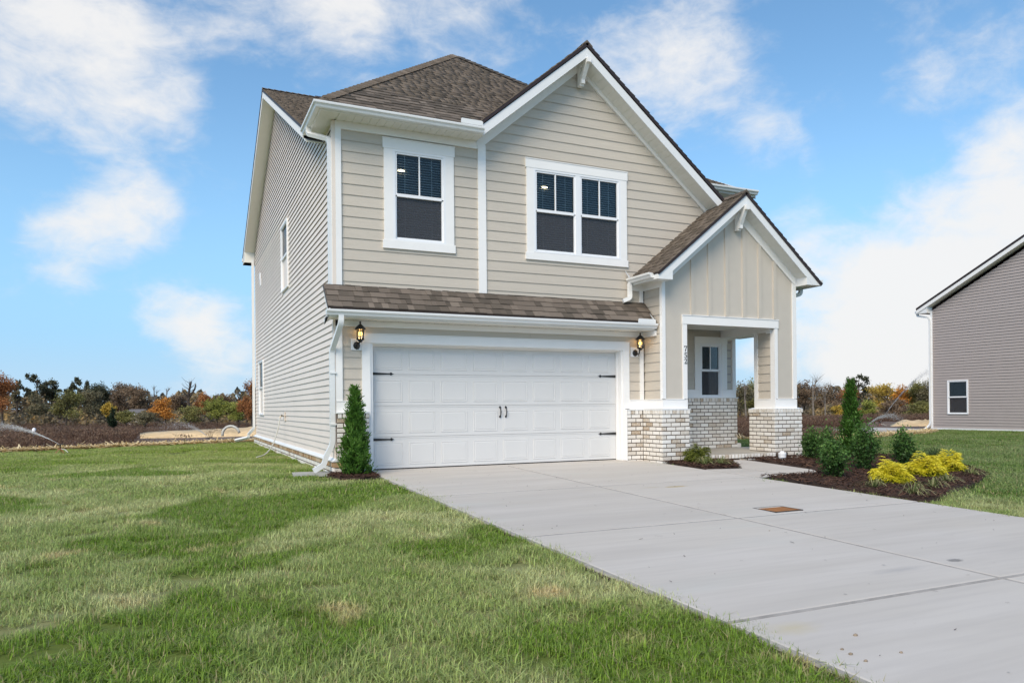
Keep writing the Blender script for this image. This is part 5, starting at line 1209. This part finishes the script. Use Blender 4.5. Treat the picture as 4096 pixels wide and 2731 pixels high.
hz_ = MB().tube(bend([(XS-.12, 5.87, .85), (XS-.16, 5.80, .62), (XS-.34, 5.35, .22), (XS-.55, 4.9, .04), (XS-.78, 4.5, .012)], 6, .3), .014, 7).build('garden_hose', 'hose', smooth=True)
tag(hz_, 'pale garden hose hanging from the tap on the side wall down into the grass', 'hose')
PB = [(.39, -9.44, .011), (.12, -9.64, .010), (.11, -9.74, .009), (.14, -9.57, .008), (.38, -9.73, .008), (2.2, -6.9, .006)]
PL = ['largest tan pebble lying on the drive near the lawn', 'rounded tan pebble in the cluster by the lawn edge of the drive', 'flat tan pebble at the near end of the pebble cluster', 'small dark pebble among the tan pebbles on the drive', 'dark pebble apart from the cluster on the near drive slab', 'tiny pebble on the middle drive slab']
for (x, y, r_), lb in zip(PB, PL):
    b_ = MB(); ph = random.random()*6
    b_.rings([[(x+r_*k*1.3*math.cos(a*math.pi/4+ph)*(1+.2*math.sin(a*2.3)), y+r_*k*math.sin(a*math.pi/4+ph), DZ(y)+z*r_) for a in range(8)] for k, z in ((.6, -.1), (1, .25), (.9, .7), (.4, 1.05))]); tag(b_.build('pebble', 'pebble', smooth=True), lb, 'pebble', 'pebbles on the drive')
v_, f_, t_ = [], [], []
r_ = np.random.default_rng(77)
for i in range(150):      # specks of straw and leaf litter
    x, y = r_.uniform(0, 5.2), r_.uniform(-10.5, -.5); a = r_.uniform(0, 6.28); l = r_.gamma(1.5, .006)+.003; w_ = r_.uniform(.002, .004); k = len(v_); d = (math.cos(a)*l, math.sin(a)*l); s = (-math.sin(a)*w_, math.cos(a)*w_)
    v_ += [(x-d[0]-s[0], y-d[1]-s[1], DZ(y-d[1])+.004), (x-d[0]+s[0], y-d[1]+s[1], DZ(y-d[1])+.004), (x+d[0]+s[0], y+d[1]+s[1], DZ(y)+.009), (x+d[0]-s[0], y+d[1]-s[1], DZ(y)+.009)]; f_.append((k, k+1, k+2, k+3)); t_ += [r_.random()*.45]*4
o = link(bpy.data.objects.new('litter', np_mesh('litter', v_, f_, 'mulch_chip', {'tone': t_}))); o['kind'] = 'stuff'

# ------------------------------------------------------------------ the neighbour
NX = 26.
nb = thing('neighbor_house', (NX, 4., 0), 'grey taupe sided house at the right edge with white eaves', 'house')
def LN(x): return lambda a, b, c: (x-NX-b, a-4., c)
NR, NZ = 2.0, 8.62       # ridge
b_ = MB(LN(NX)); NW = (7.055, 7.83, .66, 1.965)
holes_wall(b_, -4.6, 8.6, .0, 4.92, -.3, -.02, [NW]); b_.prism([(-4.6, 4.92), (8.6, 4.92), (NR, 8.2)], -.3, -.02); b_.box(-4.6, 8.6, -9, -.31, 0, 4.9)
b_.build('wall', 'neighbor_dark', nb)
MB(LN(NX)).box(-4.6, 8.62, -.3, .0, -.2, .0).build('foundation', 'neighbor_dark', nb)
vn = MB(LN(NX)).box(-4.6, 8.58, -.0265, -.024, .04, .1).build('vinyl_siding', 'grey_siding', nb)
z = .05
while z < 8.1:
    c1 = z+.114
    sl_ = lambda q: (max(-4.6, NR-(8.22-q)/.497) if q > 4.9 else -4.6, min(8.55, NR+(8.22-q)/.497) if q > 4.9 else 8.55)
    y0, y1 = sl_(z); q0, q1 = sl_(c1); sg = cut(y0, y1, [(NW[0]-.03, NW[1]+.03, NW[2], NW[3])], z, c1)
    lap('siding_board', vn, LN(NX), [(a, b, q0 if i == 0 else a, q1 if i == len(sg)-1 else b) for i, (a, b) in enumerate(sg)], z, c1, 'grey_siding', t=.024, drop=.001, pocket=.03); z = c1
window(LN(NX+.0), NW[0]-.05, NW[1]+.05, NW[2]-.04, NW[3]+.04, 1, depth=.03, slats=False, muntin=False, parent=nb)
MB(LN(NX)).box(-4.6, 8.62, 0, .03, -.02, .045).build('base_flashing', 'white_metal', nb)
MB(LN(NX)).box(8.53, 8.62, -.02, .025, .04, 4.95).build('corner_post', 'white_vinyl', nb)
for sg, ye in ((1, 9.06), (-1, -5.06)):
    b_ = MB(LN(NX)); b_.prism([(ye, NZ-.497*abs(ye-NR)), (NR, NZ), (NR, NZ-.09), (ye, NZ-.497*abs(ye-NR)-.09)], -9, .30 if sg > 0 else .298); b_.build('roof', 'drip_edge', nb)
    b_ = MB(LN(NX)); b_.prism([(ye, NZ-.497*abs(ye-NR)-.085), (NR, NZ-.085), (NR, NZ-.27), (ye, NZ-.497*abs(ye-NR)-.235)], .255, .285); b_.build('rake_board', 'white_trim', nb)
    b_ = MB(LN(NX)); b_.prism([(ye, NZ-.497*abs(ye-NR)-.2), (NR, NZ-.2), (NR, NZ-.22), (ye, NZ-.497*abs(ye-NR)-.22)], -.1, .25); b_.build('rake_soffit', 'soffit_white', nb)
b_ = MB(LN(NX)); b_.prism([(8.6, 4.87), (9.05, 4.87), (9.05, 5.0), (8.6, 5.2)], -.1, .254); b_.build('eave_return', 'white_metal', nb)
b_ = MB(LN(NX)); b_.box(9.07, 9.19, -8, .2, 4.9, 4.995); b_.build('gutter', 'white_metal', nb)
MB().tube([(x-NX, y-4., z_) for x, y, z_ in bend([(NX-.1, 9.13, 4.9), (NX-.1, 9.13, 4.80), (NX-.07, 8.62, 4.66), (NX-.06, 8.60, 4.5), (NX-.06, 8.60, .22), (NX-.10, 8.68, .08), (NX-.2, 8.78, -.04)], 5, .12)], 0, sect=dsect(.09, .07)).build('downspout', 'white_metal', nb)
o = slab('patio_slab', [(22.95, 8.75), (25.75, 8.75), (25.75, 11.), (22.95, 11.)], None, 'slab_concrete', .5, lambda y: .0); tag_s(o)

# ------------------------------------------------------------------ sprinklers
def sprinkler(loc, label, az, el, speed, n, seed, spread=.05, back=True, dens=1.):
    o = thing('lawn_sprinkler', loc, label, 'sprinkler', 'impact sprinklers')
    b_ = MB(); b_.tube([(-.10, -.03, 0), (0, 0, .12)], .010, 5); b_.tube([(.09, -.04, 0), (0, 0, .12)], .010, 5); b_.tube([(.01, .11, 0), (0, 0, .12)], .010, 5); b_.build('tripod', 'spike_red', o)
    b_ = MB(); b_.tube([(0, 0, .10), (0, 0, .21)], .014, 6); b_.tube([(-.085, 0, .21), (.085, 0, .22)], .017, 6); b_.build('sprinkler_head', 'black_iron', o)
    MB().tube([(.03, -.02, .1), (.12, -.12, .09), (.2, -.25, .02)], .011, 5).build('hose_stub', 'hose', o)
    r = np.random.default_rng(seed); vs, fs = [], []
    T_ = 2*speed*math.sin(el)/9.8
    for i in range(n):
        t = T_*r.beta(1., 1.35)*.8; v = speed*(1+r.normal(0, .03)); q = spread*(.25+t/T_*2.2)
        a = az+r.normal(0, q*.6); e = el+r.normal(0, q*.55); drag = 1-.16*t
        x = v*math.cos(e)*math.cos(a)*t*drag; y = v*math.cos(e)*math.sin(a)*t*drag; z = .21+v*math.sin(e)*t*drag-4.9*t*t-abs(r.normal(0, .25))*t*t*.9
        if z < .02: continue
        s = r.uniform(.006, .012)*(1-.35*t/T_); d = r.normal(0, 1, 3)*s; k = len(vs); c = np.array((x, y, z)); ln = np.array((math.cos(a), math.sin(a), math.tan(e)-t*.8))*s*1.4
        vs += [c-ln, c+np.array((s*.5, -s*.5, 0)), c+ln, c+np.array((0, 0, s*.7))]; fs += [(k, k+1, k+3), (k+1, k+2, k+3), (k, k+3, k+2), (k, k+2, k+1)]
    w_ = link(bpy.data.objects.new('water_jet', np_mesh('water_jet', vs, fs, 'water_drops')), o); w_['kind'] = 'stuff'
    return o
def az_of(rx, dp): # direction given in camera right / depth terms turned to the world
    v = rgt*rx+fwd*dp; return math.atan2(v.y, v.x)
sprinkler((-5.69, 9.47, -.01), 'sprinkler at the far left edge of the lawn throwing a white jet', az_of(-1, .25), R(24), 8.2, 5200, 1)
sprinkler((-1.95, 15.6, fz(-1.95, 15.6)-.02), 'sprinkler beyond the straw edge by the rear corner of the house', az_of(-1, .3), R(36), 5.5, 2600, 2, .12)
sprinkler((17.0, 4.5, -.02), 'sprinkler on the right lawn edge behind the shrubs', az_of(1, .1), R(46), 4.6, 2000, 3, .05)
p_ = spot(3520, 1690, 40); sprinkler((p_.x, p_.y, fz(p_.x, p_.y)-.02), 'far sprinkler in the brush throwing a tall jet toward the neighbor house', az_of(1, .0), R(56), 10.5, 6000, 4, .035)
# marker post with a white hood, white drain pipe
p_ = spot(137, 1793, 29); p_.z = fz(p_.x, p_.y); t_ = thing('marker_post', p_, 'blue grey post with white hood standing in the brush beyond the lawn', 'post')
MB().box(-.035, .035, -.035, .035, -.1, .36).build('post', 'post_blue', t_); MB().lathe([(.04, .30), (.075, .34), (.08, .44), (.06, .50), (.03, .53), (.01, .535)], n=7).build('hood', 'white_vinyl', t_, smooth=True)
p_ = spot(924, 1757, 31); p_.z = fz(p_.x, p_.y); t_ = tag(MB().tube([tuple(p_+rgt*(.36*math.cos(a))+Vector((0, 0, .12+.36*math.sin(a)))) for a in np.linspace(3.3, .2, 12)], .055, 7).build('drain_pipe', 'hose', smooth=True), 'pale arched drain pipe lying in the brush near the house', 'pipe')

# ------------------------------------------------------------------ far ground: banks, brush, woods
def mound(name, px0, px1, topf, botf, depth, thick, mat):
    """a bank of earth or straw: its crest runs between two places at a given distance"""
    vs, fs = [], []; n = 26; r_ = np.random.default_rng(len(name))
    for i in range(n+1):
        px = px0+(px1-px0)*i/n; a = spot(px, botf(px), depth); c = spot(px, topf(px), depth+thick*.45); b = spot(px, botf(px)-6, depth+thick); q = r_.normal(0, .05); g0 = fz(a.x, a.y)-.4
        vs += [(a.x, a.y, g0), (a.x, a.y, a.z), tuple((a*.45+c*.55)+Vector((0, 0, .12+q))), (c.x, c.y, c.z+q), (b.x, b.y, c.z*.75+g0*.25), (b.x, b.y, g0)]
    for i in range(n):
        k = i*6; fs += [(k+j, k+j+1, k+j+7, k+j+6) for j in range(5)]
    o = link(bpy.data.objects.new(name, np_mesh(name, vs, fs, mat, smooth=True))); tag_s(o); return o
mound('straw_bank', 560, 1060, lambda x: 1733-(x-560)*.060+(0 if x > 600 else (600-x)*.12), lambda x: 1748+(.0*(x-560)), 47, 14, 'straw_soil')
mound('earth_bank', 3560, 3790, lambda x: 1684-(x-3560)*.06+max(0, 3600-x)*.5, lambda x: 1718, 42, 9, 'straw_soil')
def brush_clump(seed, n=150, h=.8, w_=.9):
    r_ = np.random.default_rng(seed); c = np.stack([r_.normal(0, w_*.33, n), r_.normal(0, w_*.33, n), h*r_.beta(1.5, 1.7, n)], 1); v, f = leaf_quads(c, .17, r_, 1.6, .22)
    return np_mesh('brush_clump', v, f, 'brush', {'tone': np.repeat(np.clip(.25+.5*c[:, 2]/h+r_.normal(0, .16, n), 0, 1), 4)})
P = []; r_ = np.random.default_rng(9)
while len(P) < 5200:
    d = 17+118*r_.random()**1.55; s = r_.uniform(-.80, .80)*d; x, y = CX_+fwx*d+rgx*s, CY_+fwy*d+rgy*s
    if y < yb(x)+1.0 or (x > 20 and y < 13) : continue
    if -1 < x < 9 and y < 15: continue
    q = 2048+F*s/d
    if ((530 < q < 1090 and 24 < d < 80) or (3470 < q < 3800 and 22 < d < 60)) and r_.random() < .985: continue
    P.append((x, y, fz(x, y)-.08))
P = np.array(P); dd = np.hypot(P[:, 0]-CX_, P[:, 1]-CY_); gn_scatter('brush', P, r_.uniform(0, 6.28, len(P)), r_.uniform(.45, 1.0, len(P))*np.clip(.30+dd/75, .35, 1.3), [brush_clump(i) for i in range(5)])
# ---- trees
def tree(name, px, top, depth, wpx, mat, label, kind='round', base=None, seed=0, dens=1., bark='bark', trunk_px=None, group='trees along the far field edge'):
    """one tree at its own distance; width and top as the photo shows them there"""
    r_ = np.random.default_rng(1000+seed); p = spot(px, top, depth); g0 = fz(p.x, p.y)-.05; H_ = p.z-g0; W_ = wpx*depth/F*(1.22 if kind == 'round' else 1.1)
    o = thing(name, (p.x, p.y, g0), label, 'tree', group)
    lobes = []
    if kind == 'round':   # low full crown of several lobes
        for i in range(11): a = r_.uniform(0, 6.28); q = W_*.30*math.sqrt(r_.random()); lobes.append((q*math.cos(a), q*math.sin(a), H_*r_.uniform(.34, .84), W_*r_.uniform(.13, .24), H_*r_.uniform(.09, .16)))
        lobes.append((0, 0, H_*.82, W_*.2, H_*.17)); cb = .3
    elif kind == 'tall':  # bare stem, open clumps on top
        for i in range(17): a = r_.uniform(0, 6.28); zf_ = r_.uniform(.5, .97); q = W_*.42*math.sqrt(r_.random())*(1.15-.5*abs(zf_-.75)/.25); lobes.append((q*math.cos(a), q*math.sin(a), H_*zf_, W_*r_.uniform(.05, .13), H_*r_.uniform(.03, .065)))
        cb = .6
    elif kind == 'cone':
        for i in range(12): f = i/11; lobes.append((r_.normal(0, W_*.04), r_.normal(0, W_*.04), H_*(.10+.84*f), W_*.5*(1-f)**.7*.9+.1, H_*.08))
        cb = .1
    else:
        for i in range(5): a = r_.uniform(0, 6.28); q = W_*.25*math.sqrt(r_.random()); lobes.append((q*math.cos(a), q*math.sin(a), H_*r_.uniform(.5, .9), W_*.2, H_*.1))
        cb = .3
    st_ = MB(); R0 = max(.09, H_*.018); lean = r_.normal(0, .02, 2)*H_
    st_.tube([(0, 0, -.2), (lean[0]*.3, lean[1]*.3, H_*.25), (lean[0]*.7, lean[1]*.7, H_*.55), (lean[0], lean[1], H_*.9)], [R0*1.25, R0, R0*.7, R0*.18], 7)
    for i, (lx, ly, lz, lr, lh) in enumerate(lobes if kind != 'cone' else []):
        z0 = max(H_*.16, lz-lr*.9-H_*.12); st_.tube([(lean[0]*z0/H_, lean[1]*z0/H_, z0), (lx*.5, ly*.5, z0+(lz-z0)*.45), (lx, ly, lz+lh*.3)], [R0*.45, R0*.3, R0*.1], 4)
        for k in range(3 if kind != 'bare' else 9):
            e = r_.normal(0, 1, 3); e[2] = abs(e[2])*.9+.3; e = e/np.linalg.norm(e)*(lr*1.15); st_.tube([(lx*.75, ly*.75, z0+(lz-z0)*.7), (lx+e[0]*.5, ly+e[1]*.5, lz+e[2]*.4), (lx+e[0], ly+e[1], lz+e[2])], [R0*.16, R0*.10, R0*.04], 3)
    st_.build('trunk', bark, o)
    if kind == 'bare': return o
    cs, tn = [], []
    tot = sum(l[3]**2*l[4] for l in lobes)
    n_all = int((1500+150*W_*H_*.45)*dens*(.4 if kind == 'tall' else 1)); n_all = min(n_all, 8000)
    for lx, ly, lz, lr, lh in lobes:
        m_ = int(n_all*(.4/len(lobes)+.6*lr**2*lh/tot))+20; u = r_.normal(size=(m_, 3)); u /= np.linalg.norm(u, axis=1)[:, None]; rad = r_.random(m_)[:, None]**.42*(1+.18*np.sin(u[:, :1]*7+lz)+.14*np.sin(u[:, 1:2]*9+lx)); c = u*rad*np.array((lr, lr, lh))+np.array((lx, ly, lz))+r_.normal(0, .32 if kind == 'tall' else .16, (m_, 3))*np.array((lr, lr, lh)); cs.append(c)
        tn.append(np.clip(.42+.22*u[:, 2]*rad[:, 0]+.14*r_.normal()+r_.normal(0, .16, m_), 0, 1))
    c = np.concatenate(cs); sz = .0021*depth*(1.15 if kind == 'tall' else 1.); v, f = leaf_quads(c, sz, r_, .1, .62)
    fo = bpy.data.objects.new('crown', np_mesh('crown', v, f, mat, {'tone': np.repeat(np.concatenate(tn), 4)})); link(fo, o); fo['kind'] = 'stuff'
    return o
TL = [  # name, px, top py, depth, width px, leaves, label, kind
    ('autumn_tree', 8, 1488, 128, 105, 'tree_rust', 'rusty brown tree cut by the left edge of the photo', 'round'),
    ('pine_tree', 66, 1520, 178, 46, 'tree_drab', 'thin pale tree next to the rusty one at the left edge', 'tall'),
    ('pine_tree', 146, 1496, 172, 130, 'tree_dark', 'broadest dark open-crowned pine at far left above the olive trees', 'tall'),
    ('pine_tree', 205, 1522, 175, 80, 'tree_dark', 'dark pine between the broad pine and the forked pine', 'tall'),
    ('pine_tree', 288, 1506, 176, 66, 'tree_dark', 'forked dark pine standing alone above the olive crown', 'tall'),
    ('pine_tree', 337, 1524, 174, 56, 'tree_dark', 'small dark pine right of the forked pine', 'tall'),
    ('olive_tree', 262, 1556, 118, 150, 'tree_olive', 'big yellow olive tree in front of the dark pines', 'round'),
    ('olive_tree', 345, 1552, 138, 120, 'tree_drab', 'grey olive round tree right of the big yellow olive one', 'round'),
    ('olive_tree', 140, 1572, 150, 110, 'tree_drab', 'drab green tree on the slope left of the big olive tree', 'round'),
    ('dark_tree', 405, 1530, 162, 95, 'tree_dark', 'dark green ragged tree left of the brown-grey wood', 'round'),
    ('oak_tree', 478, 1526, 160, 110, 'tree_brown', 'brown leaved oak with arching top left of the wide brown tree', 'round'),
    ('oak_tree', 548, 1540, 152, 120, 'tree_brown', 'wide brown tree above the small white house', 'round'),
    ('cedar_tree', 452, 1626, 92, 44, 'tree_cedar', 'small black green cedar standing in front of the olive brush', 'round'),
    ('yellow_tree', 436, 1608, 126, 52, 'tree_yellow', 'small yellow bush-like tree behind the dark cedar', 'round'),
    ('olive_tree', 505, 1640, 112, 90, 'tree_olive', 'low olive green tree just right of the dark cedar', 'round'),
    ('olive_tree', 580, 1646, 110, 110, 'tree_drab', 'low drab bushy tree below the orange maple', 'round'),
    ('bare_tree', 616, 1526, 140, 60, None, 'bare grey tree left of the orange maple', 'bare'),
    ('bare_tree', 664, 1536, 142, 50, None, 'thin bare tree just above the orange maple', 'bare'),
    ('maple_tree', 662, 1588, 122, 108, 'tree_orange', 'orange maple left of the dead snag', 'round'),
    ('dead_tree', 752, 1526, 130, 46, None, 'dark dead snag with broken forked top', 'snag'),
    ('maple_tree', 812, 1566, 150, 74, 'tree_rust', 'rust orange tree between the snag and the willow', 'round'),
    ('autumn_tree', 705, 1575, 165, 90, 'tree_brown', 'brown tree behind the dead snag', 'round'),
    ('willow_tree', 868, 1584, 118, 120, 'tree_lime', 'largest yellow green willow near the house corner', 'round'),
    ('willow_tree', 760, 1622, 112, 110, 'tree_olive', 'olive green willow below the dead snag', 'round'),
    ('willow_tree', 955, 1606, 112, 110, 'tree_lime', 'green willow right beside the rear corner of the house', 'round'),
    ('autumn_tree', 905, 1576, 170, 90, 'tree_brown', 'brown tree peeping above the willows', 'round'),
    ('maple_tree', 1004, 1512, 96, 60, 'tree_rust', 'tall rust orange tree touching the rear corner of the house', 'round'),
    ('maple_tree', 985, 1580, 104, 66, 'tree_rust', 'lower rust brown tree under the tall one at the house corner', 'round'),
    # seen past the porch and on the right
    ('dark_tree', 2960, 1520, 84, 110, 'tree_drab', 'dark drab tree framed in the porch side opening', 'round'),
    ('olive_tree', 3010, 1512, 92, 100, 'tree_olive', 'olive tree in the porch opening beside the right column', 'round'),
    ('bare_tree', 2985, 1510, 80, 70, None, 'bare pale tree in front of the woods in the porch opening', 'bare'),
    ('oak_tree', 3215, 1516, 112, 110, 'tree_brown', 'brown oak just right of the porch column', 'round'),
    ('bare_tree', 3252, 1494, 88, 130, None, 'large bare grey tree right of the porch column', 'bare'),
    ('bare_tree', 3300, 1520, 92, 90, None, 'second bare grey tree beside the large one', 'bare'),
    ('oak_tree', 3310, 1536, 118, 120, 'tree_brown', 'brown tree behind the two bare trees', 'round'),
    ('yellow_tree', 3352, 1618, 94, 66, 'tree_yellow', 'small golden tree low in front of the brown wood', 'round'),
    ('autumn_tree', 3395, 1540, 120, 110, 'tree_rust', 'reddish brown tree left of the dark rounded crown', 'round'),
    ('dark_tree', 3436, 1500, 128, 96, 'tree_dark', 'dark rounded crown rising highest on the right', 'tall'),
    ('lime_tree', 3470, 1594, 92, 80, 'tree_lime', 'yellow green tree at the middle of the right wood edge', 'round'),
    ('maple_tree', 3545, 1528, 122, 120, 'tree_yellow', 'broad golden crown right of the dark one', 'round'),
    ('maple_tree', 3610, 1536, 120, 100, 'tree_orange', 'orange gold crown between the golden crown and the olive hill', 'round'),
    ('autumn_tree', 3575, 1590, 104, 110, 'tree_brown', 'brown tree below the orange gold crown', 'round'),
    ('oak_tree', 3455, 1628, 98, 80, 'tree_rust', 'low reddish tree beside the yellow green one', 'round'),
    ('dark_tree', 3665, 1516, 118, 100, 'tree_olive', 'olive crown left of the neighbor house wall', 'round'),
    ('dark_tree', 3712, 1512, 116, 90, 'tree_drab', 'dark green crown touching the neighbor house corner', 'round'),
    ('olive_tree', 3690, 1600, 100, 120, 'tree_olive', 'low olive tree in front at the neighbor house corner', 'round'),
    ('oak_tree', 3150, 1530, 110, 90, 'tree_drab', 'drab tree half behind the right porch column', 'round'),
]
for i, (nm, px, top, dp, wp, mt, lb, kd) in enumerate(TL):
    if kd == 'snag':
        p = spot(px, top, dp); g0 = fz(p.x, p.y); H_ = p.z-g0; o = thing(nm, (p.x, p.y, g0), lb, 'tree', 'trees along the far field edge')
        b_ = MB(); b_.tube([(0, 0, -.1), (.1, 0, H_*.4), (-.05, .1, H_*.66), (.5, 0, H_)], [.32, .27, .22, .16], 7); b_.tube([(0, 0, H_*.6), (1.1, .1, H_*.84), (1.25, .1, H_*.95)], [.2, .16, .1], 6); b_.tube([(0, 0, H_*.63), (-.8, .2, H_*.78), (-.95, .2, H_*.86)], [.13, .1, .05], 5)
        for k in range(26): a = random.uniform(0, 6.28); z0 = H_*random.uniform(.6, .98); b_.tube([(.2, 0, z0), (.2+.8*math.cos(a), .8*math.sin(a), z0+.5), (.2+1.3*math.cos(a), 1.3*math.sin(a), z0+1.1)], [.05, .03, .012], 3)
        b_.build('trunk', 'bark', o)
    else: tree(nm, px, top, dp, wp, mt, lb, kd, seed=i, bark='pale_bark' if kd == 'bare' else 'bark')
# the wood behind them, one mass
def wood(px0, px1, depth, topf, n, seed, mat):
    r_ = np.random.default_rng(seed); px = r_.uniform(px0, px1, n); dp = depth+r_.uniform(0, 26, n); cs = []
    for a, d in zip(px, dp):
        tp = spot(a, topf(a), d); g0 = fz(tp.x, tp.y); z = g0+(tp.z-g0)*(1-r_.random()**1.35); cs.append((tp.x, tp.y, z))
    c = np.array(cs); v, f = leaf_quads(c, .0058*depth, r_, .2, .6); tn = np.clip(.45+.35*np.sin(px*.045+1.7*np.sin(px*.013))+r_.normal(0, .22, n), 0, 1)
    return v, f, np.repeat(tn, 4)
parts = [wood(-150, 1100, 182, lambda a: 1578+12*math.sin(a*.031)+9*math.sin(a*.083+1)+6*math.sin(a*.21), 9000, 1, 'wood_mass'), wood(2900, 3800, 128, lambda a: 1560+10*math.sin(a*.037)+8*math.sin(a*.09)+5*math.sin(a*.2), 8000, 2, 'wood_mass'),
         wood(-150, 1100, 132, lambda a: 1652+9*math.sin(a*.05)+7*math.sin(a*.017), 5000, 3, 'wood_mass'), wood(2900, 3800, 106, lambda a: 1632+9*math.sin(a*.043)+7*math.sin(a*.1), 5000, 4, 'wood_mass'),
         wood(-1900, -150, 170, lambda a: 1575+14*math.sin(a*.02), 5000, 5, 'wood_mass'), wood(3800, 6200, 130, lambda a: 1550+14*math.sin(a*.02), 6000, 6, 'wood_mass'), wood(1100, 2900, 150, lambda a: 1560+12*math.sin(a*.03), 5000, 7, 'wood_mass')]
k = 0; VV, FF, TT = [], [], []
for v, f, t in parts: VV.append(v); FF.append(f+k); TT.append(t); k += len(v)
o = link(bpy.data.objects.new('woods', np_mesh('woods', np.concatenate(VV), np.concatenate(FF), 'wood_mass', {'tone': np.concatenate(TT)}))); o['kind'] = 'stuff'
# a small white house on the far slope
p_ = spot(532, 1640, 146); p_.z = fz(p_.x, p_.y); fh = thing('far_house', p_, 'small white house with a pale roof far off among the left trees', 'house', None, -TH)
b_ = MB(); b_.box(-1.5, 1.5, 0, 4, 0, 2.55); b_.build('wall', 'white_trim', fh)
MB().prism([(-.2, 2.45), (2.0, 3.05), (4.2, 2.45), (4.2, 2.55), (2., 3.2), (-.2, 2.55)], -1.65, 1.65, 'a').build('roof', 'roof_grey', fh)
for x in (-.8, .7): MB().box(x-.25, x+.25, -.05, .05, 1.6, 2.2).build('window', 'dark_room', fh)
